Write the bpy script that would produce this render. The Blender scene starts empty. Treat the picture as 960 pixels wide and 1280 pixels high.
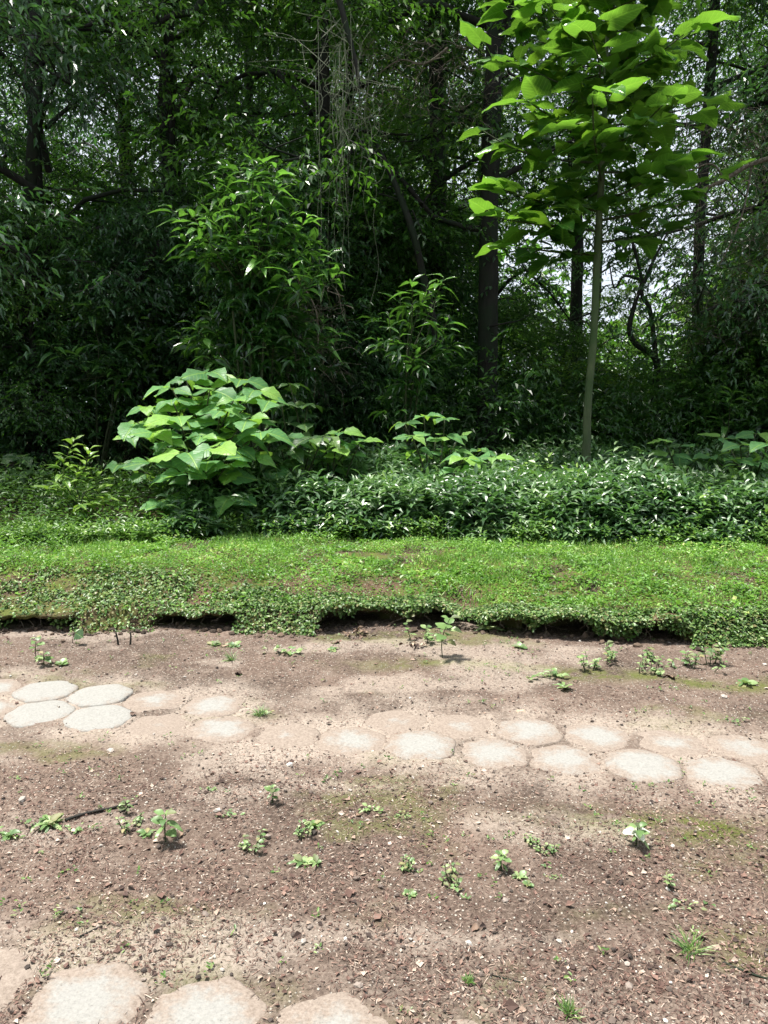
import bpy, math, random
import numpy as np
from mathutils import Matrix, Vector
random.seed(7)
R = np.random.default_rng(11)
rad = math.radians
scene = bpy.context.scene
COL = scene.collection

# ------------------------------------------------------------------ camera
FPX, CAMH, PITCH = 961.0, 1.55, rad(7.7)
cam = bpy.data.cameras.new('camera')
cam.sensor_fit = 'VERTICAL'; cam.sensor_height = 36.0; cam.sensor_width = 27.0
cam.lens = FPX / 1280 * 36.0
cam.clip_start = 0.05; cam.clip_end = 2000
camo = bpy.data.objects.new('camera', cam); COL.objects.link(camo)
camo.location = (0, 0, CAMH); camo.rotation_euler = (rad(90) - PITCH, 0, 0)
scene.camera = camo

# ------------------------------------------------------------------ light
SUN_EL, SUN_AZ = 74.0, -80.0          # azimuth from +Y towards +X
SUN_STRENGTH, SUN_ANGLE = 4.6, 9.0
SKY_STRENGTH, EXPOSURE = 0.072, 1.27
w = bpy.data.worlds.new('World'); scene.world = w; w.use_nodes = True
nt = w.node_tree; nt.nodes.clear()
wo = nt.nodes.new('ShaderNodeOutputWorld'); bg = nt.nodes.new('ShaderNodeBackground')
sky = nt.nodes.new('ShaderNodeTexSky'); sky.sky_type = 'NISHITA'; sky.sun_disc = False
sky.sun_elevation = rad(SUN_EL); sky.sun_rotation = rad(SUN_AZ)
sky.air_density = 1.0; sky.dust_density = 3.0; sky.ozone_density = 1.0
tc = nt.nodes.new('ShaderNodeTexCoord'); cl = nt.nodes.new('ShaderNodeTexNoise')
cl.inputs['Scale'].default_value = 3.0; cl.inputs['Detail'].default_value = 5.0
cr = nt.nodes.new('ShaderNodeMapRange'); cr.inputs[1].default_value = .35; cr.inputs[2].default_value = .65
cr.inputs[3].default_value = .72; cr.inputs[4].default_value = 1.0
mx = nt.nodes.new('ShaderNodeMix'); mx.data_type = 'RGBA'; mx.inputs[7].default_value = (6.6, 7.1, 8.0, 1)
nt.links.new(tc.outputs['Generated'], cl.inputs['Vector']); nt.links.new(cl.outputs['Fac'], cr.inputs[0])
nt.links.new(cr.outputs[0], mx.inputs[0]); nt.links.new(sky.outputs[0], mx.inputs[6])
nt.links.new(mx.outputs[2], bg.inputs[0]); bg.inputs[1].default_value = SKY_STRENGTH
nt.links.new(bg.outputs[0], wo.inputs[0])
sl = bpy.data.lights.new('sun', 'SUN'); sl.energy = SUN_STRENGTH; sl.angle = rad(SUN_ANGLE); sl.color = (1, .96, .88)
so = bpy.data.objects.new('sun', sl); COL.objects.link(so)
sd = Vector((math.sin(rad(SUN_AZ)) * math.cos(rad(SUN_EL)), math.cos(rad(SUN_AZ)) * math.cos(rad(SUN_EL)), math.sin(rad(SUN_EL))))
so.rotation_euler = sd.to_track_quat('Z', 'Y').to_euler()
so.location = (0, 0, 40)
vs = scene.view_settings
vs.view_transform = 'Standard'; vs.look = 'None'; vs.exposure = EXPOSURE; vs.gamma = 1.0; vs.use_curve_mapping = False
cy = scene.cycles
cy.max_bounces = 6; cy.diffuse_bounces = 3; cy.glossy_bounces = 2; cy.transmission_bounces = 4; cy.transparent_max_bounces = 4
cy.caustics_reflective = False; cy.caustics_refractive = False
cy.sample_clamp_indirect = 4.0
cy.use_adaptive_sampling = True; cy.adaptive_threshold = 0.02
cy.use_denoising = True

# ------------------------------------------------------------------ projection helpers (where a thing of the photo stands)
CP, SP = math.cos(PITCH), math.sin(PITCH)
def ray(px, py):
    X = (px - 480) / FPX; Y = (640 - py) / FPX
    return np.array([X, CP + Y * SP, -SP + Y * CP])
def at(px, py, depth):
    d = ray(px, py); return np.array([0, 0, CAMH]) + d * (depth / d[1])
def onz(px, py, z=0.0):
    d = ray(px, py); return np.array([0, 0, CAMH]) + d * ((z - CAMH) / d[2])

# ------------------------------------------------------------------ noise
_T = R.random((256, 256))
def vnoise(x, y):
    x = np.asarray(x, float); y = np.asarray(y, float)
    xi = np.floor(x).astype(int); yi = np.floor(y).astype(int)
    fx = x - xi; fy = y - yi
    fx = fx * fx * (3 - 2 * fx); fy = fy * fy * (3 - 2 * fy)
    a = _T[xi & 255, yi & 255]; b = _T[(xi + 1) & 255, yi & 255]
    c = _T[xi & 255, (yi + 1) & 255]; d = _T[(xi + 1) & 255, (yi + 1) & 255]
    return (a * (1 - fx) + b * fx) * (1 - fy) + (c * (1 - fx) + d * fx) * fy
def fbm(x, y, o=4, s=0.0):
    v = 0; a = .5; t = 0
    for i in range(o):
        v = v + a * vnoise(x * 2 ** i + s + 17 * i, y * 2 ** i + s * 1.7 + 31 * i); t += a; a *= .5
    return v / t
def sstep(a, b, x):
    t = np.clip((np.asarray(x, float) - a) / (b - a), 0, 1); return t * t * (3 - 2 * t)

# ------------------------------------------------------------------ mesh helpers
def mesh_np(name, V, F, mats, attrs=None, smooth=False, mi=None):
    """V (n,3), F (m,k) uniform faces"""
    V = np.ascontiguousarray(V, dtype=np.float32); F = np.ascontiguousarray(F, dtype=np.int32)
    me = bpy.data.meshes.new(name)
    k = F.shape[1]; m = len(F)
    me.vertices.add(len(V)); me.vertices.foreach_set('co', V.ravel())
    me.loops.add(m * k); me.loops.foreach_set('vertex_index', F.ravel())
    me.polygons.add(m); me.polygons.foreach_set('loop_start', np.arange(0, m * k, k, dtype=np.int32))
    try: me.polygons.foreach_set('loop_total', np.full(m, k, dtype=np.int32))
    except Exception: pass
    if not isinstance(mats, (list, tuple)): mats = [mats]
    for q in mats: me.materials.append(q)
    if mi is not None: me.polygons.foreach_set('material_index', np.asarray(mi, dtype=np.int32))
    me.update(calc_edges=True)
    me.polygons.foreach_set('use_smooth', np.full(m, smooth))
    for an, av in (attrs or {}).items():
        a = me.attributes.new(an, 'FLOAT', 'POINT'); a.data.foreach_set('value', np.asarray(av, dtype=np.float32))
    return me
def link(name, me, parent=None, loc=None):
    o = bpy.data.objects.new(name, me); COL.objects.link(o)
    if parent is not None: o.parent = parent
    if loc is not None: o.location = loc
    return o
def tag(o, label=None, cat=None, group=None, kind=None):
    if label: o['label'] = label
    if cat: o['category'] = cat
    if group: o['group'] = group
    if kind: o['kind'] = kind
    return o
def thing(name, label, cat, loc=(0, 0, 0), group=None):
    o = bpy.data.objects.new(name, None); COL.objects.link(o); o.location = loc
    o.empty_display_size = .1
    return tag(o, label, cat, group)
class MB:
    def __init__(s): s.V = []; s.F = []; s.A = []; s.n = 0
    def add(s, V, F, a=0.0):
        V = np.asarray(V, float); s.V.append(V); s.F.append(np.asarray(F, int) + s.n); s.n += len(V)
        s.A.append(np.full(len(V), a) if np.isscalar(a) else a)
    def mesh(s, name, mat, smooth=True):
        return mesh_np(name, np.concatenate(s.V), np.concatenate(s.F), mat, {'rnd': np.concatenate(s.A)}, smooth)
def tube(pts, radii, sides=8, rough=0.0, seed=0, sub=1):
    pts = np.asarray(pts, float); radii = np.asarray(radii, float) * np.ones(len(pts))
    if sub > 1:
        n = len(pts); t = np.linspace(0, n - 1, (n - 1) * sub + 1); P = []
        for q in t:
            i = min(int(q), n - 2); f = q - i
            p0 = pts[max(i - 1, 0)]; p1 = pts[i]; p2 = pts[i + 1]; p3 = pts[min(i + 2, n - 1)]
            P.append(.5 * ((2 * p1) + (-p0 + p2) * f + (2 * p0 - 5 * p1 + 4 * p2 - p3) * f * f + (-p0 + 3 * p1 - 3 * p2 + p3) * f ** 3))
        radii = np.interp(t, np.arange(n), radii); pts = np.array(P)
    n = len(pts)
    T = np.gradient(pts, axis=0); T /= np.linalg.norm(T, axis=1)[:, None] + 1e-9
    ref = np.array([0.31, 0.95, 0.05]) if abs(T[:, 2]).mean() > .5 else np.array([0.05, 0.1, 1.0])
    A = np.cross(T, ref); A /= np.linalg.norm(A, axis=1)[:, None] + 1e-9; B = np.cross(T, A)
    an = np.linspace(0, 2 * np.pi, sides, endpoint=False)
    rr = radii[:, None] * np.ones(sides)[None]
    if rough: rr = rr * (1 + rough * 2 * (fbm(an[None] * 1.9 + seed, np.arange(n)[:, None] * .6 + seed, 3) - .5))
    V = pts[:, None] + rr[:, :, None] * (np.cos(an)[None, :, None] * A[:, None] + np.sin(an)[None, :, None] * B[:, None])
    V = V.reshape(-1, 3)
    F = []
    for i in range(n - 1):
        for j in range(sides):
            k = (j + 1) % sides
            F.append((i * sides + j, i * sides + k, (i + 1) * sides + k, (i + 1) * sides + j))
    V = np.concatenate([V, pts[-1:] + T[-1:] * radii[-1] * .5]); e = len(V) - 1
    for j in range(sides): F.append(((n - 1) * sides + j, (n - 1) * sides + (j + 1) % sides, e, e))
    F = np.array(F); F[-sides:, 3] = F[-sides:, 2]
    return V, F
# degenerate quads are avoided by splitting everything into triangles
def tris(V, F):
    T = np.concatenate([F[:, [0, 1, 2]], F[:, [0, 2, 3]]]); ok = T[:, 1] != T[:, 2]; ok &= T[:, 0] != T[:, 2]
    return V, T[ok]
def unit(v): return v / (np.linalg.norm(v, axis=-1, keepdims=True) + 1e-9)
# leaf templates: (along, across, up) + triangles
T_DIAM = (np.array([[0, 0, 0], [.42, -.5, .1], [1, 0, -.12], [.42, .5, .1]]), np.array([[0, 1, 2], [0, 2, 3]]))
T_LANCE = (np.array([[0, 0, 0], [.3, -.5, .07], [.3, .5, .07], [.62, -.38, .05], [.62, .38, .05], [1, 0, -.22], [.32, 0, .0], [.62, 0, -.03]]),
           np.array([[0, 1, 6], [0, 6, 2], [1, 3, 7], [1, 7, 6], [6, 7, 4], [6, 4, 2], [3, 5, 7], [7, 5, 4]]))
T_OVAL = (np.array([[0, 0, 0], [.25, -.42, .06], [.25, .42, .06], [.65, -.42, .05], [.65, .42, .05], [1, 0, -.08], [.45, 0, -.03]]),
          np.array([[0, 1, 6], [0, 6, 2], [1, 3, 6], [2, 6, 4], [3, 5, 6], [6, 5, 4]]))
T_BLADE = (np.array([[0, -.5, 0], [0, .5, 0], [.55, -.4, 0], [.55, .4, 0], [1, 0, -.18]]), np.array([[0, 2, 1], [1, 2, 3], [2, 4, 3]]))
def cloud(P, D, N, L, Wd, tmpl):
    """arrays of leaf positions / directions / normals / lengths / widths -> V, F, owner"""
    TV, TF = tmpl
    D = unit(D); S = unit(np.cross(D, N)); N2 = np.cross(S, D)
    V = P[:, None] + TV[None, :, 0:1] * (L[:, None, None] * D[:, None]) + TV[None, :, 1:2] * (Wd[:, None, None] * S[:, None]) \
        + TV[None, :, 2:3] * (L[:, None, None] * N2[:, None])
    k = len(TV); n = len(P)
    F = (TF[None] + (np.arange(n) * k)[:, None, None]).reshape(-1, 3)
    return V.reshape(-1, 3), F, k
class Cloud:
    def __init__(s): s.V = []; s.F = []; s.A = []; s.M = []; s.n = 0
    def add(s, P, D, N, L, Wd, tmpl, rnd=None, mi=0):
        V, F, k = cloud(P, D, N, L, Wd, tmpl)
        s.V.append(V); s.F.append(F + s.n); s.n += len(V)
        s.A.append(np.repeat(rnd if rnd is not None else R.random(len(P)), k)); s.M.append(np.full(len(F), mi))
    def raw(s, V, F, a, mi=0):
        s.V.append(V); s.F.append(F + s.n); s.n += len(V); s.A.append(np.full(len(V), a)); s.M.append(np.full(len(F), mi))
    def mesh(s, name, mats):
        return mesh_np(name, np.concatenate(s.V), np.concatenate(s.F), mats, {'rnd': np.concatenate(s.A)}, False, np.concatenate(s.M))

# ------------------------------------------------------------------ materials
def newmat(name):
    m = bpy.data.materials.new(name); m.use_nodes = True; n = m.node_tree; n.nodes.clear()
    return m, n, (lambda t: n.nodes.new(t)), (lambda a, b: n.links.new(a, b))
def ramp(N, cols):
    r = N('ShaderNodeValToRGB'); e = r.color_ramp.elements
    while len(e) < len(cols): e.new(.5)
    for i, (p, c) in enumerate(cols): e[i].position = p; e[i].color = (*c, 1)
    return r
def leafmat(name, cols, trans, tf=.35, rough=.4, spec=.5, per_object=False, veins=False, spots=False):
    m, n, N, K = newmat(name)
    out = N('ShaderNodeOutputMaterial'); mixs = N('ShaderNodeMixShader'); p = N('ShaderNodeBsdfPrincipled'); t = N('ShaderNodeBsdfTranslucent')
    r = ramp(N, cols)
    if per_object:
        oi = N('ShaderNodeObjectInfo'); K(oi.outputs['Random'], r.inputs[0])
    else:
        at_ = N('ShaderNodeAttribute'); at_.attribute_name = 'rnd'; K(at_.outputs['Fac'], r.inputs[0])
    col = r.outputs[0]
    tm = N('ShaderNodeMix'); tm.data_type = 'RGBA'; tm.blend_type = 'MIX'; tm.inputs[0].default_value = .35
    tm.inputs[6].default_value = (*trans, 1)
    if veins:
        co = N('ShaderNodeTexCoord'); sx = N('ShaderNodeSeparateXYZ'); K(co.outputs['Object'], sx.inputs[0])
        ab = N('ShaderNodeMath'); ab.operation = 'ABSOLUTE'; K(sx.outputs['Y'], ab.inputs[0])
        mid = N('ShaderNodeMapRange'); mid.inputs[1].default_value = .012; mid.inputs[2].default_value = .035; mid.inputs[3].default_value = 1; mid.inputs[4].default_value = 0
        K(ab.outputs[0], mid.inputs[0])
        ml = N('ShaderNodeMath'); ml.operation = 'MULTIPLY_ADD'; ml.inputs[1].default_value = -.75; K(ab.outputs[0], ml.inputs[0]); K(sx.outputs['X'], ml.inputs[2])
        sc = N('ShaderNodeMath'); sc.operation = 'MULTIPLY'; sc.inputs[1].default_value = 7.0; K(ml.outputs[0], sc.inputs[0])
        fr = N('ShaderNodeMath'); fr.operation = 'PINGPONG'; fr.inputs[1].default_value = .5; K(sc.outputs[0], fr.inputs[0])
        sv = N('ShaderNodeMapRange'); sv.inputs[1].default_value = .02; sv.inputs[2].default_value = .1; sv.inputs[3].default_value = .7; sv.inputs[4].default_value = 0
        K(fr.outputs[0], sv.inputs[0])
        mxm = N('ShaderNodeMath'); mxm.operation = 'MAXIMUM'; K(mid.outputs[0], mxm.inputs[0]); K(sv.outputs[0], mxm.inputs[1])
        cm = N('ShaderNodeMix'); cm.data_type = 'RGBA'; K(col, cm.inputs[6])
        cm.inputs[7].default_value = (cols[-1][1][0] * 1.5 + .02, cols[-1][1][1] * 1.35 + .02, cols[-1][1][2] * 1.3 + .01, 1)
        fm = N('ShaderNodeMath'); fm.operation = 'MULTIPLY'; fm.inputs[1].default_value = .55; K(mxm.outputs[0], fm.inputs[0]); K(fm.outputs[0], cm.inputs[0])
        col = cm.outputs[2]
        bm = N('ShaderNodeBump'); bm.inputs['Strength'].default_value = .5; bm.inputs['Distance'].default_value = .01; bm.invert = True
        K(mxm.outputs[0], bm.inputs['Height']); K(bm.outputs[0], p.inputs['Normal'])
        nz = N('ShaderNodeTexNoise'); nz.inputs['Scale'].default_value = 5.0; K(co.outputs['Object'], nz.inputs['Vector'])
        hv = N('ShaderNodeHueSaturation'); mr = N('ShaderNodeMapRange'); mr.inputs[3].default_value = .65; mr.inputs[4].default_value = 1.35
        K(nz.outputs['Fac'], mr.inputs[0]); K(mr.outputs[0], hv.inputs['Value']); K(col, hv.inputs['Color']); col = hv.outputs[0]
        if spots:
            vo = N('ShaderNodeTexVoronoi'); vo.inputs['Scale'].default_value = 9.0; K(co.outputs['Object'], vo.inputs['Vector'])
            ms = N('ShaderNodeMapRange'); ms.inputs[1].default_value = .06; ms.inputs[2].default_value = .1; ms.inputs[3].default_value = .8; ms.inputs[4].default_value = 0
            K(vo.outputs['Distance'], ms.inputs[0])
            c2 = N('ShaderNodeMix'); c2.data_type = 'RGBA'; K(ms.outputs[0], c2.inputs[0]); K(col, c2.inputs[6]); c2.inputs[7].default_value = (.05, .04, .015, 1)
            col = c2.outputs[2]
    K(col, p.inputs['Base Color']); K(col, tm.inputs[7])
    K(tm.outputs[2], t.inputs['Color'])
    p.inputs['Roughness'].default_value = rough; p.inputs['Specular IOR Level'].default_value = spec
    mixs.inputs[0].default_value = tf
    K(p.outputs[0], mixs.inputs[1]); K(t.outputs[0], mixs.inputs[2]); K(mixs.outputs[0], out.inputs[0])
    return m
def barkmat(name, a, b, scale=8, moss=None, mossf=.5):
    m, n, N, K = newmat(name)
    out = N('ShaderNodeOutputMaterial'); p = N('ShaderNodeBsdfPrincipled')
    co = N('ShaderNodeTexCoord'); mp = N('ShaderNodeMapping'); mp.inputs['Scale'].default_value = (1, 1, .22); K(co.outputs['Object'], mp.inputs[0])
    nz = N('ShaderNodeTexNoise'); nz.inputs['Scale'].default_value = scale * 3; nz.inputs['Detail'].default_value = 8; K(mp.outputs[0], nz.inputs['Vector'])
    r = ramp(N, [(.3, a), (.7, b)]); K(nz.outputs['Fac'], r.inputs[0]); col = r.outputs[0]
    if moss:
        n2 = N('ShaderNodeTexNoise'); n2.inputs['Scale'].default_value = 2.2; n2.inputs['Detail'].default_value = 5; K(co.outputs['Object'], n2.inputs['Vector'])
        mr = N('ShaderNodeMapRange'); mr.inputs[1].default_value = .62 - mossf * .3; mr.inputs[2].default_value = .7 - mossf * .2; K(n2.outputs['Fac'], mr.inputs[0])
        c = N('ShaderNodeMix'); c.data_type = 'RGBA'; K(mr.outputs[0], c.inputs[0]); K(col, c.inputs[6]); c.inputs[7].default_value = (*moss, 1); col = c.outputs[2]
    K(col, p.inputs['Base Color']); p.inputs['Roughness'].default_value = .85
    bp = N('ShaderNodeBump'); bp.inputs['Strength'].default_value = .6; bp.inputs['Distance'].default_value = .02; K(nz.outputs['Fac'], bp.inputs['Height']); K(bp.outputs[0], p.inputs['Normal'])
    K(p.outputs[0], out.inputs[0]); return m
def plain(name, cols, rough=.8, attr=True):
    m, n, N, K = newmat(name)
    out = N('ShaderNodeOutputMaterial'); p = N('ShaderNodeBsdfPrincipled'); r = ramp(N, cols)
    if attr:
        a = N('ShaderNodeAttribute'); a.attribute_name = 'rnd'; K(a.outputs['Fac'], r.inputs[0])
    else:
        a = N('ShaderNodeObjectInfo'); K(a.outputs['Random'], r.inputs[0])
    co = N('ShaderNodeTexCoord'); nz = N('ShaderNodeTexNoise'); nz.inputs['Scale'].default_value = 60; nz.inputs['Detail'].default_value = 4; K(co.outputs['Object'], nz.inputs['Vector'])
    hv = N('ShaderNodeHueSaturation'); mr = N('ShaderNodeMapRange'); mr.inputs[3].default_value = .7; mr.inputs[4].default_value = 1.3
    K(nz.outputs['Fac'], mr.inputs[0]); K(mr.outputs[0], hv.inputs['Value']); K(r.outputs[0], hv.inputs['Color'])
    K(hv.outputs[0], p.inputs['Base Color']); p.inputs['Roughness'].default_value = rough
    K(p.outputs[0], out.inputs[0]); return m

M_canopy = leafmat('canopy_leaf', [(0, (.018, .058, .012)), (.5, (.042, .125, .022)), (1, (.11, .24, .035))], (.18, .46, .03), .38, .34, .6)
M_canopyb = leafmat('canopy_leaf_bluish', [(0, (.018, .052, .020)), (.5, (.036, .105, .036)), (1, (.09, .19, .06))], (.12, .34, .05), .32, .30, .7)
M_canopyy = leafmat('canopy_leaf_light', [(0, (.04, .09, .016)), (.5, (.08, .17, .025)), (1, (.15, .27, .035))], (.28, .52, .04), .4, .45, .4)
M_under = leafmat('undergrowth_leaf', [(0, (.014, .042, .012)), (.6, (.032, .095, .022)), (1, (.09, .19, .03))], (.12, .32, .03), .3, .38, .5)
M_bed = leafmat('ground_cover_leaf', [(0, (.026, .066, .022)), (.5, (.085, .175, .07)), (1, (.24, .35, .15))], (.14, .34, .05), .28, .36, .7)
M_lawn = leafmat('lawn_leaf', [(0, (.045, .11, .02)), (.5, (.12, .27, .035)), (.92, (.21, .38, .055)), (1, (.38, .44, .14))], (.26, .54, .05), .35, .45, .5)
M_weedy = leafmat('weed_leaf_stuff', [(0, (.035, .09, .02)), (.5, (.09, .20, .035)), (1, (.22, .34, .07))], (.18, .38, .04), .3, .42, .5)
M_bankleaf = leafmat('bank_leaf', [(0, (.035, .08, .016)), (.55, (.08, .17, .03)), (.85, (.20, .27, .09)), (1, (.15, .12, .05))], (.15, .25, .04), .2, .45, .5)
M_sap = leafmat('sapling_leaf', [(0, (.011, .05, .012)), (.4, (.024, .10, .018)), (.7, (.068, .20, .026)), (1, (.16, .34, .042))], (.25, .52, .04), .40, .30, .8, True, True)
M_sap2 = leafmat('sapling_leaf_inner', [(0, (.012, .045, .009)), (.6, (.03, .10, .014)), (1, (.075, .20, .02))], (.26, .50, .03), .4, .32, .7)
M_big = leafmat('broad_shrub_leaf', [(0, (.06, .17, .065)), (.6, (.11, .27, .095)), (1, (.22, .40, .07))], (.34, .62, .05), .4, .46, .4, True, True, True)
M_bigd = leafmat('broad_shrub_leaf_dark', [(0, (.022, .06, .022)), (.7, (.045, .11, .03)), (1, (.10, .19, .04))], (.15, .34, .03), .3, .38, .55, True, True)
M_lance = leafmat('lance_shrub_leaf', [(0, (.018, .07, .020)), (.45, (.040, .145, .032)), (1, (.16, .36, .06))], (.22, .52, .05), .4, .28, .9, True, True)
M_seed = leafmat('seedling_leaf', [(0, (.08, .15, .055)), (.5, (.16, .26, .09)), (1, (.30, .38, .17))], (.24, .40, .08), .3, .42, .5, True, False)
M_stem = barkmat('green_stem', (.025, .035, .014), (.05, .065, .022), 10)
M_bark = barkmat('forest_bark', (.006, .005, .004), (.020, .017, .013), 8, (.009, .018, .006), .6)
M_sapbark = barkmat('sapling_bark', (.045, .065, .026), (.105, .13, .06), 6, (.045, .08, .025), .6)
M_vine = barkmat('vine_bark', (.09, .11, .07), (.20, .22, .15), 12)
M_twig = barkmat('dead_twig', (.10, .08, .06), (.22, .19, .15), 14)

# ------------------------------------------------------------------ ground materials
def dirtmat(name, base, dark, light, moss=True, stain=None):
    m, n, N, K = newmat(name)
    out = N('ShaderNodeOutputMaterial'); p = N('ShaderNodeBsdfPrincipled'); co = N('ShaderNodeTexCoord')
    def noise(s, d=6, r=.6):
        q = N('ShaderNodeTexNoise'); q.inputs['Scale'].default_value = s; q.inputs['Detail'].default_value = d; q.inputs['Roughness'].default_value = r
        K(co.outputs['Object'], q.inputs['Vector']); return q
    def mr(src, a, b, c=0, d=1):
        q = N('ShaderNodeMapRange'); K(src, q.inputs[0])
        for i, v in enumerate((a, b, c, d)): q.inputs[i + 1].default_value = v
        return q.outputs[0]
    def mixc(f, a, b):
        q = N('ShaderNodeMix'); q.data_type = 'RGBA'
        if hasattr(f, 'is_linked'): K(f, q.inputs[0])
        else: q.inputs[0].default_value = f
        for i, v in ((6, a), (7, b)):
            if isinstance(v, tuple): q.inputs[i].default_value = (*v, 1)
            else: K(v, q.inputs[i])
        return q.outputs[2]
    big = noise(1.1, 5, .55); med = noise(7, 6, .6); fine = noise(70, 8, .7); fine2 = noise(190, 4, .6)
    c = mixc(mr(big.outputs['Fac'], .35, .62), dark, base)
    c = mixc(mr(med.outputs['Fac'], .5, .78, 0, .55), c, light)
    c = mixc(mr(fine.outputs['Fac'], .5, .66, 0, .8), c, light)
    c = mixc(mr(fine.outputs['Fac'], .46, .3, 0, .65), c, tuple(x * .35 for x in dark))
    vo = N('ShaderNodeTexVoronoi'); vo.inputs['Scale'].default_value = 85; K(co.outputs['Object'], vo.inputs['Vector'])
    sepc = N('ShaderNodeSeparateColor'); K(vo.outputs['Color'], sepc.inputs[0])
    sel = N('ShaderNodeMath'); sel.operation = 'MULTIPLY'; K(mr(sepc.outputs[0], .80, .84), sel.inputs[0]); K(mr(vo.outputs['Distance'], .42, .25), sel.inputs[1])
    c = mixc(sel.outputs[0], c, (.42, .38, .33))
    at_ = N('ShaderNodeAttribute'); at_.attribute_name = 'moss'
    if moss:
        f = N('ShaderNodeMath'); f.operation = 'MULTIPLY'; K(at_.outputs['Fac'], f.inputs[0]); K(mr(med.outputs['Fac'], .36, .55), f.inputs[1])
        c = mixc(f.outputs[0], c, (.085, .10, .022))
    a2 = N('ShaderNodeAttribute'); a2.attribute_name = 'dust'
    f2 = N('ShaderNodeMath'); f2.operation = 'MULTIPLY'; K(a2.outputs['Fac'], f2.inputs[0]); K(mr(fine.outputs['Fac'], .28, .52), f2.inputs[1])
    c = mixc(f2.outputs[0], c, (.34, .285, .24))
    K(c, p.inputs['Base Color']); p.inputs['Roughness'].default_value = .92; p.inputs['Specular IOR Level'].default_value = .2
    ad = N('ShaderNodeMath'); ad.operation = 'MULTIPLY_ADD'; ad.inputs[1].default_value = .5; K(fine2.outputs['Fac'], ad.inputs[0]); K(fine.outputs['Fac'], ad.inputs[2])
    a3 = N('ShaderNodeMath'); a3.operation = 'MULTIPLY_ADD'; a3.inputs[1].default_value = .8; K(sel.outputs[0], a3.inputs[0]); K(ad.outputs[0], a3.inputs[2])
    bp = N('ShaderNodeBump'); bp.inputs['Strength'].default_value = .8; bp.inputs['Distance'].default_value = .012; K(a3.outputs[0], bp.inputs['Height']); K(bp.outputs[0], p.inputs['Normal'])
    K(p.outputs[0], out.inputs[0]); return m
M_dirt = dirtmat('road_dirt', (.135, .096, .076), (.060, .043, .034), (.25, .195, .16))
M_bank = dirtmat('bank_soil', (.085, .055, .034), (.035, .026, .018), (.16, .11, .07))
M_floor = dirtmat('forest_floor_soil', (.05, .038, .025), (.02, .016, .011), (.09, .07, .05), False)
def pavermat():
    m, n, N, K = newmat('dusty_concrete')
    out = N('ShaderNodeOutputMaterial'); p = N('ShaderNodeBsdfPrincipled'); co = N('ShaderNodeTexCoord')
    def noise(s, d=6, r=.6):
        q = N('ShaderNodeTexNoise'); q.inputs['Scale'].default_value = s; q.inputs['Detail'].default_value = d; q.inputs['Roughness'].default_value = r
        K(co.outputs['Object'], q.inputs['Vector']); return q
    fine = noise(85, 10, .82); med = noise(13, 8, .75)
    oi = N('ShaderNodeObjectInfo')
    off = N('ShaderNodeVectorMath'); off.operation = 'ADD'; K(co.outputs['Object'], off.inputs[0]); K(oi.outputs['Location'], off.inputs[1])
    K(off.outputs[0], fine.inputs['Vector']); K(off.outputs[0], med.inputs['Vector'])
    ln = N('ShaderNodeVectorMath'); ln.operation = 'LENGTH'; K(co.outputs['Object'], ln.inputs[0])
    dist = N('ShaderNodeMath'); dist.operation = 'MULTIPLY_ADD'; dist.inputs[1].default_value = .34; K(med.outputs['Fac'], dist.inputs[0]); K(ln.outputs['Value'], dist.inputs[2])
    at_ = N('ShaderNodeAttribute'); at_.attribute_name = 'dirty'; at_.attribute_type = 'OBJECT'
    d2 = N('ShaderNodeMath'); d2.operation = 'MULTIPLY_ADD'; d2.inputs[1].default_value = .16; K(at_.outputs['Fac'], d2.inputs[0]); K(dist.outputs[0], d2.inputs[2])
    mr = N('ShaderNodeMapRange'); mr.inputs[1].default_value = .245; mr.inputs[2].default_value = .325; K(d2.outputs[0], mr.inputs[0])
    r = ramp(N, [(.3, (.085, .082, .074)), (.42, (.205, .20, .188)), (.70, (.295, .287, .268))]); K(fine.outputs['Fac'], r.inputs[0])
    r2 = ramp(N, [(.3, (.085, .068, .056)), (.47, (.195, .157, .13)), (.68, (.29, .243, .207))]); K(fine.outputs['Fac'], r2.inputs[0])
    c = N('ShaderNodeMix'); c.data_type = 'RGBA'; K(mr.outputs[0], c.inputs[0]); K(r.outputs[0], c.inputs[6]); K(r2.outputs[0], c.inputs[7])
    K(c.outputs[2], p.inputs['Base Color']); p.inputs['Roughness'].default_value = .88; p.inputs['Specular IOR Level'].default_value = .25
    bp = N('ShaderNodeBump'); bp.inputs['Strength'].default_value = .5; bp.inputs['Distance'].default_value = .005; K(fine.outputs['Fac'], bp.inputs['Height']); K(bp.outputs[0], p.inputs['Normal'])
    K(p.outputs[0], out.inputs[0]); return m
M_paver = pavermat()

# ------------------------------------------------------------------ paver lattice
a0 = onz(50, 890)[:2]; a1 = onz(903, 962)[:2]
S = np.linalg.norm(a1 - a0) / 10.0                # centre to centre along the row
U = (a1 - a0) / np.linalg.norm(a1 - a0); Vv = np.array([-U[1], U[0]])
ROWD = S * .866
pav = []   # (x, y, dirty, lift)
front = {-1: .1, 0: -.4, 1: -.5, 2: .8, 3: .15, 4: .7, 5: .2, 6: -.05, 7: .1, 8: .12, 9: -.1, 10: .0, 11: .1}
for k, d in front.items():
    pav.append((*(a0 + U * S * k), d, 1))
back = {-1: .2, 0: -.4, 1: -.4, 2: .35, 3: .15, 6: .6, 7: .55, 8: .08, 9: .12, 10: .4, 11: .3, 12: .2}
for k, d in back.items():
    pav.append((*(a0 + U * S * (k - .5 + 0.0) + Vv * ROWD), d, 1))
n0 = onz(105, 1252)[:2]
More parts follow.
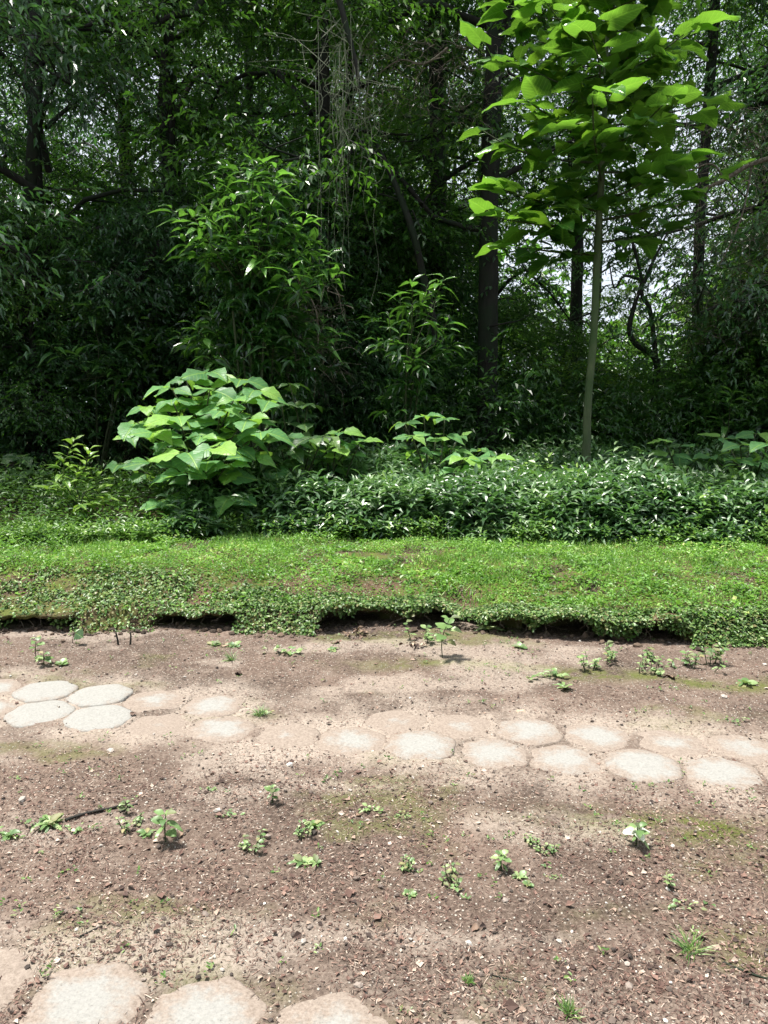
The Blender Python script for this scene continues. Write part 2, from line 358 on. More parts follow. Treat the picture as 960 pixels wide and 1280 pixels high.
for k, d in {-1: 1.0, 0: .1, 1: .12, 2: .25, 3: .9, 4: .9, 5: 1.0, 6: 1.0}.items():
    pav.append((*(n0 + U * S * k), d, 0))
    if k > 0: pav.append((*(n0 + U * S * (k - .5) - Vv * ROWD), min(.9, d + .2), 1))
PX = np.array([q[0] for q in pav]); PY = np.array([q[1] for q in pav])
def hexdist(x, y):
    """smallest 'hex radius' to any paver centre, in units of the half width; and the owner"""
    best = np.full(np.shape(x), 9.0)
    for cx, cy_ in zip(PX, PY):
        dx = (x - cx) * U[0] + (y - cy_) * U[1]; dy = (x - cx) * Vv[0] + (y - cy_) * Vv[1]
        h = np.maximum(np.abs(dx), np.abs(dx) * .5 + np.abs(dy) * .866) / (S * .5)
        best = np.minimum(best, h)
    return best
def road_h(x, y, fine=True):
    z = (fbm(x * 1.3, y * 1.3, 3, 3) - .5) * .03
    a = (x - a0[0]) * Vv[0] + (y - a0[1]) * Vv[1]
    z = z - .012 * np.exp(-((a - .1) / .45) ** 2)
    z = z + .02 * sstep(4.3, 5.2, y)
    if fine:
        hd = hexdist(x, y)
        rough = .45 + .55 * sstep(1.0, 1.5, hd)
        z = z + (fbm(x * 4.5, y * 4.5, 3, 77) - .5) * .022 * rough + ((fbm(x * 14, y * 14, 4, 9) - .5) * .020 + (fbm(x * 55, y * 55, 2, 5) - .5) * .009) * rough
        z = z - .017 * (1 - sstep(.66, 1.0, hd + (fbm(x * 14, y * 14, 5, 21) - .5) * .7))
    return z
# ---- bank base line
bx_px = [(-300, 789), (0, 787), (240, 785), (480, 785), (560, 784), (620, 792), (760, 799), (960, 803), (1300, 812)]
_b = np.array([onz(a, b) for a, b in bx_px])
def base_y(x):
    y = np.interp(x, _b[:, 0], _b[:, 1])
    return y + (fbm(np.asarray(x) * 2.4, 0 * np.asarray(x), 5, 40) - .5) * .24
NX = onz(575, 775)[0]
def notch(x): return np.exp(-((np.asarray(x) - NX) / .19) ** 2)
def leftness(x): return 1 - sstep(-2.0, .1, x)
def rim_z(x): return .17 * (1 - leftness(x)) + .125 * leftness(x) + (fbm(np.asarray(x) * 3, 0 * np.asarray(x), 5, 8) - .5) * .13 - .02 * notch(x)
def slump(x): return sstep(.50, .62, fbm(np.asarray(x) * 1.6 + 3, 0 * np.asarray(x), 3, 63)) * (1 - np.exp(-((np.asarray(x) - NX) / .5) ** 2))
def lawn_z(x, t):
    """t: metres back from the base line"""
    l = leftness(x); r = rim_z(x)
    top = .31 * (1 - l) + .36 * l
    k = (1 - l) * sstep(-.1, 1.0, t) + l * sstep(-.15, .62, t)
    z = r + (top - r) * k + .05 * sstep(.8, 3, t) + (fbm(x * 2.5, t * 2.5, 4, 66) - .5) * .05 * sstep(.0, .4, t)
    z = z - notch(x) * .03 * (1 - sstep(.1, .42, t))
    return z + (fbm(x * 18, t * 18, 3, 15) - .5) * .02

# ------------------------------------------------------------------ setting: ground, road, bank
def grid(xs, ys, zf):
    X, Y = np.meshgrid(xs, ys); Z = zf(X, Y)
    V = np.stack([X, Y, Z], -1).reshape(-1, 3); nx = len(xs); ny = len(ys)
    i = np.arange(nx - 1)[None] + (np.arange(ny - 1) * nx)[:, None]
    return V, np.stack([i, i + 1, i + 1 + nx, i + nx], -1).reshape(-1, 4), X, Y
xs = np.concatenate([np.arange(-9, -3.3, .08), np.arange(-3.3, 3.3, .0125), np.arange(3.3, 9, .08)])
ys = np.concatenate([np.arange(-5, 1.2, .1), 1.2 + np.cumsum(np.linspace(.0075, .02, 330))])
V, F, X, Y = grid(xs, ys, road_h)
lane = np.exp(-((Y - np.interp(X, _b[:, 0], _b[:, 1]) + .78 + (fbm(X * 2, Y * 2, 2, 3) - .5) * .3) / .09) ** 2) * sstep(-.6, .6, X)
p1 = onz(850, 1035)
mossr = np.exp(-(((X - p1[0]) / .45) ** 2 + ((Y - p1[1] + .12 * (X - p1[0])) / .10) ** 2)) * 1.2
mossn = sstep(.56, .68, fbm(X * 1.4, Y * 2.4, 4, 90)) * .55
moss = np.clip(np.maximum.reduce([lane * .9, mossr, mossn]), 0, 1)
hd = hexdist(X, Y)
dust = np.clip((1 - sstep(1.0, 2.6, hd)) * (.75 - .5 * (1 - sstep(2.1, 2.7, Y))) * (.3 + .7 * sstep(.35, .6, fbm(X * 5, Y * 5, 4, 44))) + .55 * sstep(.52, .68, fbm(X * 1.6, Y * 3.2, 4, 5)), 0, .85)
me = mesh_np('dirt_road', V, F, M_dirt, {'moss': moss.ravel(), 'dust': dust.ravel()}, True)
road = tag(link('dirt_road', me), 'damp brown dirt track with half buried pale hexagonal pavers', None, None, 'structure')

# far ground to the horizon, just below everything
V, F, X, Y = grid(np.linspace(-900, 900, 40), np.linspace(-900, 900, 40), lambda x, y: x * 0 - .35)
tag(link('ground', mesh_np('ground', V, F, M_floor, None, True)), 'dark soil reaching out to the horizon', None, None, 'structure')

bxs = np.concatenate([np.arange(-16, -4.2, .3), np.arange(-4.2, 4.2, .022), np.arange(4.2, 16, .3)])
tt = np.concatenate([np.arange(.0, .9, .03), np.arange(.9, 3, .08), np.arange(3, 8, .4), np.arange(8, 46, 2.0)])
prof = [(.24, -.10), (.26, -.03), (.25, .03), (.15, None, .03), (.02, None, .04), (-.075, None, .03), (-.085, None, .008)]
rows = []
XX = bxs; by = base_y(XX); rz = lawn_z(XX, 0 * XX); nn = notch(XX)
SL = slump(XX)
LP = len(prof)
for qi, q in enumerate(prof):
    t = q[0] + (fbm(XX * 9, 0 * XX + q[0] * 30, 4, 7) - .5) * .12
    z = np.full(len(XX), q[1]) if q[1] is not None else rz - q[2]
    z = np.minimum(z, rz - .004) if q[1] is None else np.minimum(z, rz - .04)
    t = t + nn * .22; fs = qi / (LP - 1)
    ts = -.20 + .19 * fs + (fbm(XX * 11, 0 * XX + qi * 3, 3, 6) - .5) * .05; zs = -.03 + (rz + .02) * fs ** 1.3 + (fbm(XX * 16, 0 * XX + qi * 5, 3, 7) - .5) * .03
    t = t * (1 - SL) + ts * SL; z = z * (1 - SL) + np.minimum(zs, rz - .005) * SL
    rows.append(np.stack([XX, by + t, z + (fbm(XX * 14, 0 * XX + q[0] * 50, 2, 2) - .5) * .02], -1))
for t in tt:
    T_ = np.full(len(XX), t)
    tx = T_ - .085 * np.exp(-t / .08) * (1 - SL) + nn * .22 * np.exp(-t / .3)
    z = lawn_z(XX, T_) - .25 * sstep(14, 30, t) - .15 * sstep(5, 12, np.abs(XX)) * 0
    rows.append(np.stack([XX, by + tx, z], -1))
V = np.concatenate(rows); nx = len(XX); ny = len(rows)
i = np.arange(nx - 1)[None] + (np.arange(ny - 1) * nx)[:, None]
F = np.stack([i, i + 1, i + 1 + nx, i + nx], -1).reshape(-1, 4)
tcol = np.concatenate([[q[0]] * nx for q in prof] + [[t] * nx for t in tt]); isp = np.arange(len(V)) < len(prof) * nx
mossb = np.where(isp, .75, .95) * sstep(.35, .55, fbm(V[:, 0] * 3, V[:, 2] * 8 + V[:, 1] * 2, 3, 13)) * (1 - notch(V[:, 0]) * (tcol < .35))
mossb = mossb * (1 - sstep(2.5, 4, tcol))
tag(link('grass_bank', mesh_np('grass_bank', V, F, M_bank, {'moss': mossb, 'dust': np.zeros(len(V))}, True)),
    'low undercut earth bank carrying the green verge', None, None, 'structure')

# pavers: parts of the road, each a domed hexagon poking out of the dirt
def paver_mesh(seed):
    n = 42; rings = [0, .3, .6, .82, .94, 1.0, 1.0]; V = [(0, 0, .004)]; F = []
    for ri, r in enumerate(rings[1:]):
        for j in range(n):
            a = 2 * math.pi * j / n
            k = math.cos(math.pi / 6) / math.cos(((a + math.pi / 6 + math.pi / 6) % (math.pi / 3)) - math.pi / 6)
            # flat sides face +-x: rows run along x
            hexr = S * .5 * .975 / max(abs(math.cos(a)), abs(math.cos(a)) * .5 + abs(math.sin(a)) * .866)
            ww = 1 + .13 * (fbm(math.cos(a) * 2 + seed, math.sin(a) * 2 + seed, 3) - .5) - .035 * (hexr > S * .5 * 1.05)
            x = r * hexr * ww * math.cos(a); y = r * hexr * ww * math.sin(a)
            z = .004 - .009 * r ** 7 + .003 * float(fbm(x * 20 + seed, y * 20, 2) - .5)
            if ri == len(rings) - 2: z = -.05
            V.append((x, y, z))
    for j in range(n): F.append((0, 1 + j, 1 + (j + 1) % n))
    for i in range(len(rings) - 2):
        for j in range(n):
            a, b = 1 + i * n + j, 1 + i * n + (j + 1) % n; F += [(a, a + n, b + n), (a, b + n, b)]
    me = mesh_np('paver', np.array(V), np.array(F), M_paver, None, True); return me
pm = [paver_mesh(s) for s in (1.3, 5.1, 8.7, 12.9)]
ang = math.atan2(U[1], U[0])
for i, (x, y, d, l) in enumerate(pav):
    o = link('paver', pm[i % 4], road, (x, y, float(road_h(np.array([x]), np.array([y]), False)[0]) + (.006 if d < 0 else .001 if d < .08 else -.001 if d < .3 else -.003 - .005 * d) - (.004 if l == 0 else 0)))
    o.rotation_euler = (random.uniform(-.02, .02), random.uniform(-.02, .02), ang + math.pi * random.choice([0, 1]))
    o['dirty'] = float(d)

# ------------------------------------------------------------------ verge: lawn leaves, bank leaves, ground cover bed
def wy(x, t): return base_y(x) + t
bare = [(*onz(470, 692, .33)[:2], .45, .16), (*onz(632, 703, .33)[:2], .28, .14), (*onz(715, 716, .3)[:2], .2, .08), (*onz(115, 706, .33)[:2], .2, .05), (*onz(560, 690, .33)[:2], .3, .07)]
def bed_front(x): # distance t where the bed begins
    return 1.85 + (fbm(np.asarray(x) * 1.2, 0 * np.asarray(x), 3, 71) - .5) * .7 - .55 * sstep(-1.2, -3, x)
n = 170000
x = R.uniform(-4.3, 4.3, n); t = -.08 + 2.6 * R.random(n) ** 1.15
y = wy(x, t)
keep = np.ones(n, bool)
for cx, cy_, sx, sy in bare:
    keep &= ~((np.exp(-((x - cx) / sx) ** 2 - ((y - cy_) / sy) ** 2) + (fbm(x * 8, y * 8, 2) - .5) * .5) > .5)
face = leftness(x) * (1 - sstep(.30, .5, t)) + (1 - leftness(x)) * (1 - sstep(.0, .16, t))
keep &= (R.random(n) > face * .85)
keep &= ~((notch(x) > .4) & (t < .08))
keep &= (R.random(n) < .35 + .65 * sstep(.38, .5, fbm(x * 3, y * 3, 3, 55)))
x, y, t = x[keep], y[keep], t[keep]; n = len(x)
z = lawn_z(x, t) + R.random(n) ** 1.3 * (.02 + .10 * sstep(.4, .75, fbm(x * 4, y * 4, 3, 31)))
P = np.stack([x, y + notch(x) * .22 * np.exp(-np.maximum(t, 0) / .3), z], -1)
az = R.uniform(0, 2 * np.pi, n); el = R.normal(.25, .35, n)
D = np.stack([np.cos(az) * np.cos(el), np.sin(az) * np.cos(el), np.sin(el)], -1)
Nn = unit(np.stack([R.normal(0, .35, n), R.normal(-.1, .35, n), np.ones(n)], -1))
rn = np.clip(.5 + 1.1 * (fbm(x * 3.5, y * 3.5, 3, 77) - .5) + R.normal(0, .22, n), 0, 1)
lv = Cloud()
big = R.random(n) < .05 + .25 * sstep(.5, .65, fbm(x * 3, y * 3, 2, 91))
L = np.where(big, R.uniform(.026, .05, n), R.uniform(.011, .024, n))
lv.add(P, D, Nn, L, L * R.uniform(.45, .75, n), T_DIAM, rn)
# grass blades among them
n = 42000
x = R.uniform(-4.3, 4.3, n); t = .12 + 2.3 * R.random(n); y = wy(x, t)
k = R.random(n) < sstep(.40, .62, fbm(x * 2.2, y * 2.2, 3, 12)) * (1 - leftness(x) * (1 - sstep(.3, .5, t)))
x, y, t = x[k], y[k], t[k]; n = len(x)
az = R.uniform(0, 2 * np.pi, n); el = R.uniform(.5, 1.4, n)
D = np.stack([np.cos(az) * np.cos(el), np.sin(az) * np.cos(el), np.sin(el)], -1)
lv.add(np.stack([x, y, lawn_z(x, t)], -1), D, np.stack([R.normal(0, 1, n), -np.ones(n), np.full(n, .4)], -1), R.uniform(.03, .09, n), R.uniform(.003, .006, n), T_BLADE)
tag(link('lawn', lv.mesh('lawn', [M_lawn])), 'short bright green creeping weeds and grass on top of the bank', 'grass', None, 'stuff')

# leaves of the bank face and rim: small pale leaves over brown soil
bv = Cloud(); n = 85000
x = R.uniform(-4.3, 4.3, n); l = leftness(x)
t = -.10 + (R.random(n) * (.2 + .35 * l)); y = wy(x, t)
dens = np.maximum(np.maximum(.85 * slump(x), .85 * (np.abs(t + .02) < .09) * sstep(.30, .46, fbm(x * 5, t * 9, 3, 33))), np.maximum(sstep(.34, .60, fbm(x * 6, t * 10, 3, 19)) * (1 - .6 * (t < 0)), .5 * (t < .03) * sstep(.42, .6, fbm(x * 3.5, x * 0, 3, 57)))) * (1 - notch(x) * .8) * (.45 + .55 * (1 - l)) 
k = R.random(n) < dens; x, y, t, l = x[k], y[k], t[k], l[k]; n = len(x)
sl_ = slump(x); t = np.where((t < 0) & (sl_ > .5), -R.random(n) * .2, t); y = wy(x, t)
z = np.where((t < 0) & (sl_ > .5), np.clip(lawn_z(x, 0 * x) * (1 + t / .19) ** 1.1, 0, 1) + R.uniform(.0, .03, n), lawn_z(x, np.maximum(t, 0)) + R.uniform(-.005, .03, n)) - (sl_ <= .5) * np.where(t < 0, R.random(n) ** 1.3 * .13 * sstep(.3, .75, fbm(x * 4, x * 0, 3, 24)), 0)
az = R.normal(-math.pi / 2, 1.1, n); el = R.normal(-.25, .45, n)
D = np.stack([np.cos(az) * np.cos(el), np.sin(az) * np.cos(el), np.sin(el)], -1)
Nn = unit(np.stack([R.normal(0, .4, n), R.normal(-.5, .4, n), np.ones(n)], -1))
L = R.uniform(.014, .034, n)
bv.add(np.stack([x, y, z], -1), D, Nn, L, L * R.uniform(.5, .8, n), T_OVAL)
tag(link('bank_weeds', bv.mesh('bank_weeds', [M_bankleaf])), 'small pale trailing weeds hanging over the bank edge', 'weeds', None, 'stuff')

def shoots(C, n_leaf, P0, H, lean, leafL, leafW, tmpl, spread=.9, tip=.5, rndc=None, mi=0, el0=.15):
    """upright shoots with leaves spiralling along the upper part"""
    n = len(P0); ph = R.uniform(0, 6.28, n)
    for q in range(n_leaf):
        f = 1 - (q / n_leaf) * (1 - tip) * 1.0
        a = ph + q * 2.4 + R.normal(0, .25, n); e = el0 + (1 - q / n_leaf) * .45 - .3 + R.normal(0, .22, n)
        if q == 0: e = e + .45
        D = np.stack([np.cos(a) * np.cos(e), np.sin(a) * np.cos(e), np.sin(e)], -1)
        pos = P0 + lean * (H * f)[:, None]
        LL = leafL * R.uniform(.7, 1.2, n) * (1.0 if q > 1 else .75)
        C.add(pos, D, np.tile([0, 0, 1.0], (n, 1)) + R.normal(0, .25, (n, 3)), LL, LL * leafW, tmpl,
              np.clip((rndc if rndc is not None else R.random(n)) * .8 + R.normal(0, .12, n) + .12 * (q < 3), 0, 1), mi)
def upleans(n, s=.25):
    v = R.normal(0, s, (n, 3)); v[:, 2] = 1; return unit(v)
# the dark glossy ground-cover bed
bed = Cloud(); n = 9500
x = R.uniform(-3.2, 6.4, n); bf = bed_front(x)
d = R.random(n) ** 1.25 * 3.6; t = bf + d; y = wy(x, t)
k = (x > -2.0 + (fbm(y, y * 0, 2) - .5)) & ((np.abs(x / y) < .56)); x, y, t, d = x[k], y[k], t[k], d[k]; n = len(x)
hh = (.10 + .36 * sstep(0, .45, d) + .10 * sstep(.8, 2.6, d)) * (.15 + 1.75 * fbm(x * 2.3, y * 2.3, 3, 23))
P0 = np.stack([x, y, lawn_z(x, t)], -1)
rc = np.clip(fbm(x * 1.5, y * 1.5, 3, 88) * 1.3 - .2 + R.normal(0, .12, n), 0, 1)
shoots(bed, 9, P0, hh, upleans(n, .42), .155, .31, T_LANCE, tip=.45, rndc=rc)
# woody stems so that the shaded front reads as plants
k = R.random(n) < .35; lean = upleans(k.sum(), .2)
bed.add(P0[k], lean, R.normal(0, 1, (k.sum(), 3)), hh[k] * .95, np.full(k.sum(), .006), T_BLADE, np.zeros(k.sum()))
tag(link('ground_cover', bed.mesh('ground_cover', [M_bed])), 'dense knee high bed of narrow glossy leaves behind the verge', 'ground cover', None, 'stuff')
bd2 = Cloud(); n = 900; x = R.uniform(-2.4, 6, n); d = .15 + R.random(n) * 3.0; t = bed_front(x) + d; y = wy(x, t); k = (R.random(n) < sstep(.48, .62, fbm(x * 1.6, y * 1.6, 3, 140))) & (x / y < .55); x, y, t, d = x[k], y[k], t[k], d[k]; n = len(x)
shoots(bd2, 9, np.stack([x, y, lawn_z(x, t)], -1), (.18 + .34 * sstep(0, .5, d)) * R.uniform(.9, 1.35, n), upleans(n, .3), .085, .55, T_OVAL, tip=.5, rndc=R.uniform(.2, 1, n))
tag(link('mixed_weeds', bd2.mesh('mixed_weeds', [M_weedy])), 'rounder paler weeds growing up through the glossy bed', 'weeds', None, 'stuff')
# brighter loose weeds: along the front of the bed, and the whole left side
wd = Cloud(); n = 2300
x = R.uniform(-4.2, 5, n); bf = bed_front(x); t = bf - .12 + R.random(n) * .35; y = wy(x, t)
k = R.random(n) < .25 + .75 * sstep(.42, .6, fbm(x * 2.3, y * 2, 2, 45)); x, y, t = x[k], y[k], t[k]; n = len(x)
shoots(wd, 6, np.stack([x, y, lawn_z(x, t)], -1), R.uniform(.06, .2, n), upleans(n), .055, .5, T_OVAL, tip=.3, rndc=R.uniform(.3, 1, n))
n = 2600
x = R.uniform(-6, -.9, n); bf = bed_front(x); d = R.random(n) ** 1.2 * 3.2; t = bf + d - .1; y = wy(x, t)
k = R.random(n) < 1 - sstep(-2.3, -1.2, x + (fbm(y * 2, x * 2, 2) - .5) * .8); x, y, t, d = x[k], y[k], t[k], d[k]; n = len(x)
shoots(wd, 8, np.stack([x, y, lawn_z(x, t)], -1), (.1 + .35 * sstep(0, 1.6, d)) * R.uniform(.6, 1.25, n), upleans(n), .07, .38, T_OVAL, tip=.25, rndc=R.uniform(0, .8, n) * (1 - .5 * sstep(.3, 1.5, d)))
tag(link('tall_weeds', wd.mesh('tall_weeds', [M_weedy])), 'loose leafy weeds edging the bed and filling its left side', 'weeds', None, 'stuff')

def rn(s=1.0): return random.gauss(0, s)
def part_tube(parent, name, pts, radii, mat, sides=6, rough=.05, sub=4):
    mb = MB(); mb.add(*tris(*tube(pts, radii, sides, rough, rn() * 5, sub))); return link(name, mb.mesh(name, mat), parent)


# ------------------------------------------------------------------ forest: twigs with alternate leaves
def sprays(C, org, dirs, tl, nl, leafL, leafW, tmpl, rndc, droop=.5, mi=0, twig_mi=None):
    """org (n,3) twig bases, dirs (n,3), tl lengths; nl leaves each"""
    n = len(org); D0 = unit(dirs)
    side = unit(np.cross(D0, np.array([0, 0, 1.0]) + R.normal(0, .15, (n, 3))))
    for q in range(nl):
        f = (q + 1) / nl * R.uniform(.9, 1.05, n)
        pos = org + D0 * (tl * f)[:, None]; pos[:, 2] -= droop * tl * f * f * .45
        s = side * (1 if q % 2 else -1)
        D = D0 * .75 + s * .75 + R.normal(0, .28, (n, 3)); D[:, 2] -= .25 + droop * .5
        if q == nl - 1: D = D0 + R.normal(0, .2, (n, 3)); D[:, 2] -= .4
        Nn = np.tile([0, 0, 1.0], (n, 1)) + R.normal(0, .38, (n, 3))
        L = leafL * R.uniform(.65, 1.25, n)
        C.add(pos, D, Nn, L, L * leafW, tmpl, np.clip(rndc + R.normal(0, .13, n), 0, 1), mi)
    if twig_mi is not None:
        e = D0.copy(); e[:, 2] -= droop * .45
        C.add(org, e, R.normal(0, 1, (n, 3)), tl, np.full(n, .012), T_BLADE, np.zeros(n), twig_mi)
def crown_mesh(seed, mat, H, z0, rad_, n_limb, leafL, leafW, tw_per, nl, droop, tmpl=T_DIAM, clump=.55, twl=.6):
    """returns crown mesh and limb mesh for a tree whose trunk stands at the origin"""
    rs = np.random.default_rng(seed); lim = MB(); org = []; dr = []; rc = []
    for i in range(n_limb):
        f = (i + rs.random()) / n_limb; z = z0 + (H - z0) * f
        a = i * 2.4 + rs.normal(0, .4); r = rad_ * (1 - .55 * f ** 1.6) * rs.uniform(.65, 1.15)
        rise = r * rs.uniform(.05, .55) * (1 if f > .25 else .2)
        p0 = np.array([0, 0, z]); p3 = np.array([math.cos(a) * r, math.sin(a) * r, z + rise])
        p1 = p0 * .66 + p3 * .34 + rs.normal(0, .15, 3) + [0, 0, .15 * r]; p2 = p0 * .33 + p3 * .67 + rs.normal(0, .22, 3) + [0, 0, .12 * r]
        pts = [p0, p1, p2, p3]; r0 = .012 + .011 * r
        lim.add(*tris(*tube(pts, [r0 * 1.3, r0, r0 * .7, r0 * .3], 5, .1, seed + i, 2)))
        ends = [(p3, p3 - p2), (p2, p3 - p1), (p1 * .4 + p2 * .6, p2 - p1)]
        for s in range(3):
            b = [p1, p2, p3][s] ; da = a + rs.choice([-1, 1]) * rs.uniform(.5, 1.3); q = b + np.array([math.cos(da), math.sin(da), rs.uniform(-.15, .5)]) * rs.uniform(.5, 1.0) * rad_ * .4
            lim.add(*tris(*tube([b, (b + q) / 2 + rs.normal(0, .08, 3), q], [r0 * .5, r0 * .35, r0 * .15], 4)))
            ends.append((q, q - b))
        for c, dd in ends:
            m = int(tw_per * rs.uniform(.6, 1.4)); o = c + rs.normal(0, 1, (m, 3)) * [clump, clump, clump * .55]
            d = unit(dd) * .5 + rs.normal(0, .8, (m, 3)); d[:, 2] = d[:, 2] * .45 - .1
            org.append(o); dr.append(d); rc.append(np.clip(np.full(m, rs.normal(.42, .32)) + (o[:, 2] - c[2]) * .25, 0, 1))
    org = np.concatenate(org); dr = np.concatenate(dr); rc = np.concatenate(rc); n = len(org)
    C = Cloud(); sprays(C, org, dr, R.uniform(.6, 1.3, n) * twl, nl, leafL, leafW, tmpl, rc, droop, 0, 1)
    return C.mesh('crown', [mat, M_bark]), lim.mesh('limb', M_bark)
CR = [crown_mesh(1, M_canopy, 12, 2.0, 3.0, 15, .11, .44, 29, 8, .6, clump=.45),
      crown_mesh(2, M_canopyb, 13, 1.8, 3.2, 15, .125, .34, 29, 8, .9, clump=.45),
      crown_mesh(3, M_canopy, 11, 3.0, 2.6, 12, .12, .45, 26, 8, .5, clump=.42),
      crown_mesh(4, M_canopyy, 12, 2.2, 3.0, 13, .11, .45, 24, 8, .4, clump=.5),
      crown_mesh(5, M_canopyb, 14, 4.5, 3.2, 14, .13, .36, 26, 7, 1.0, twl=.8, clump=.5)]
G_TREE = 'forest trees behind the ground cover bed'
def tree(name, base, path, radii, ci, label, sc=1.0, rz=None, cz=0.0, ivy=0, group=G_TREE, crown_at=None, limbs=()):
    """path: list of points relative to base"""
    rt = thing(name, label, 'tree', tuple(base), group)
    mb = MB(); mb.add(*tris(*tube(path, radii, 12, .16, base[0] * 3, 5)))
    link('trunk', mb.mesh('trunk', M_bark), rt)
    for lp, lr in limbs:
        m2 = MB(); m2.add(*tris(*tube(lp, lr, 7, .12, lp[0][2], 4))); link('branch', m2.mesh('branch', M_bark), rt)
    if ci is not None:
        c, l = CR[ci]; rz = random.uniform(0, 6.28) if rz is None else rz
        off = crown_at if crown_at is not None else (path[-1][0] * .6, path[-1][1] * .6, cz)
        for nm, mesh in (('crown', c), ('limb', l)):
            o = link(nm, mesh, rt, off); o['kind'] = 'stuff' if nm == 'limb' else 'thing'; o.rotation_euler = (0, 0, rz); o.scale = (sc, sc, sc * random.uniform(.92, 1.08))
    if ivy:
        Pt = np.array(path); n = ivy; C = Cloud()
        q = R.random(n) * .75 * Pt[-1, 2]; cx = np.interp(q, Pt[:, 2], Pt[:, 0]); cyy = np.interp(q, Pt[:, 2], Pt[:, 1]); rr = np.interp(q, Pt[:, 2], radii)
        a = R.uniform(0, 6.28, n); den = fbm(a * 1.2, q * .9, 2, base[0]) > .47
        P = np.stack([cx + np.cos(a) * rr * 1.08, cyy + np.sin(a) * rr * 1.08, q], -1)[den]; a = a[den]; m = len(P)
        C.add(P, np.stack([np.cos(a) * .5, np.sin(a) * .5, -np.ones(m) * .7], -1) + R.normal(0, .35, (m, 3)), np.stack([np.cos(a), np.sin(a), np.full(m, .5)], -1),
              R.uniform(.06, .12, m), R.uniform(.03, .06, m), T_DIAM, R.random(m) * .6)
        link('ivy', C.mesh('ivy', [M_under]), rt)
    return rt
def gz(x, y):
    x = np.asarray(x, float); t = np.asarray(y, float) - base_y(x); return lawn_z(x, t) - .25 * sstep(14, 30, t)
def base_at(px, depth):
    x = (px - 480) / FPX * depth / CP * 1.0; return np.array([x, depth, float(gz(x, depth)) - .05])
def pxpath(pts, depth, base):   # pixels -> offsets from base (a trunk seen in the photo, standing at one depth)
    out = []
    for q in pts:
        d = depth + (q[2] if len(q) > 2 else 0); out.append(at(q[0], q[1], d) - base)
    return out
# hero trunks
def hero(name, pts, depth, r0, r1, top, ci, label, **k):
    b0 = at(pts[0][0], pts[0][1], depth); b = np.array([b0[0], depth, float(gz(b0[0], depth)) - .06])
    path = [np.zeros(3)] + pxpath(pts[1:], depth, b); last = path[-1]; dirr = unit(path[-1] - path[-2])
    path.append(np.array([last[0] + (dirr[0] * (top - last[2])) * .4, last[1], top]))
    zz = np.array([p[2] for p in path]); rad_ = r0 + (r1 - r0) * (zz / zz[-1]); rad_[0] = r0 * 1.25
    return tree(name, b, path, rad_, ci, label, **k)
hero('forest_tree', [(609, 575), (609, 480), (610, 380), (611, 280), (614, 150), (619, 30)], 12.0, .165, .10, 12.5, 2, 'tall tree with the thickest black trunk, left of the slender pale sapling', cz=.8, ivy=500)
hero('forest_tree', [(545, 560), (540, 480), (542, 380), (548, 300), (547, 200), (545, 60)], 14.0, .16, .10, 12.5, 0, 'dark trunked tree behind the middle lance leaved shrub', cz=1.5, ivy=600)
hero('forest_tree', [(50, 590), (38, 500), (30, 400), (34, 280), (42, 180), (45, 60)], 11.5, .10, .07, 11, 1, 'leaning thin trunked tree at the far left behind the weeds', cz=.6, ivy=250)
hero('forest_tree', [(722, 560), (722, 480), (720, 400), (722, 300), (716, 180), (720, 40)], 19.0, .17, .10, 13, 4, 'tree with dark trunk seen just left of the pale sapling stem', cz=2.5, ivy=400)
hero('forest_tree', [(880, 590), (878, 500), (872, 400), (874, 300), (880, 200), (890, 60)], 14.5, .11, .07, 12, 2, 'dark tree beside the sky gap on the right', cz=3.4, ivy=600)
hero('forest_tree', [(205, 590), (212, 500), (218, 380), (213, 260), (205, 140), (210, 20)], 13.5, .13, .08, 12.5, 0, 'ivy clad tree behind the tall lance leaved shrub', cz=.4, ivy=1100)
hero('forest_tree', [(420, 580), (424, 470), (430, 350), (425, 230), (405, 120), (395, 10)], 15.5, .12, .08, 13, 4, 'tree holding the hanging pale vines above the shrubs', cz=2.2, ivy=300)
# crooked small tree by the sky gap
b = base_at(815, 12.5)
rel = lambda pts, d=12.5: [at(px_, py_, d) - b for px_, py_ in pts]
rt = tree('crooked_tree', b, [np.zeros(3)] + rel([(818, 500), (820, 450), (795, 430), (787, 410), (795, 375), (802, 350), (790, 300)]), [.06, .05, .05, .045, .04, .035, .03, .02], None,
     'thin crooked bare stemmed tree against the sky gap right of the sapling',
     limbs=[(rel([(820, 450), (817, 420), (812, 385), (802, 365), (815, 330), (835, 290)]), [.045, .04, .035, .03, .025, .012]),
            (rel([(802, 350), (780, 345), (768, 360), (762, 330)]), [.03, .02, .015, .01])])
# filler trees: middle and far rows
spots = [(-7.5, 12.8, 1, 1.0), (-5.2, 12.2, 0, 1.0), (-3.9, 15.2, 1, 1.0), (-1.0, 12.9, 2, .95), (7.2, 12.6, 1, 1.0), (8.2, 13.8, 0, 1.0),
         (-8.6, 17.5, 0, 1.1), (-5.9, 18.6, 1, 1.1), (-3.1, 19.4, 0, 1.1), (-.6, 18.2, 3, 1.1), (1.6, 20.5, 1, 1.1), (8.6, 17.0, 4, 1.1), (9.4, 19.8, 0, 1.1),
         (-12, 23, 0, 1.25), (-8, 25, 1, 1.25), (-4, 26, 3, 1.25), (-.5, 25, 0, 1.25), (3.2, 27, 3, 1.2), (6.3, 23.5, 3, .75), (12.6, 25, 3, 1.25), (13.5, 24, 0, 1.25),
         (-12.5, 31, 1, 1.3), (-7, 33, 0, 1.3), (-2, 33, 1, 1.3), (3, 36, 0, 1.25), (17, 31, 1, 1.3)]
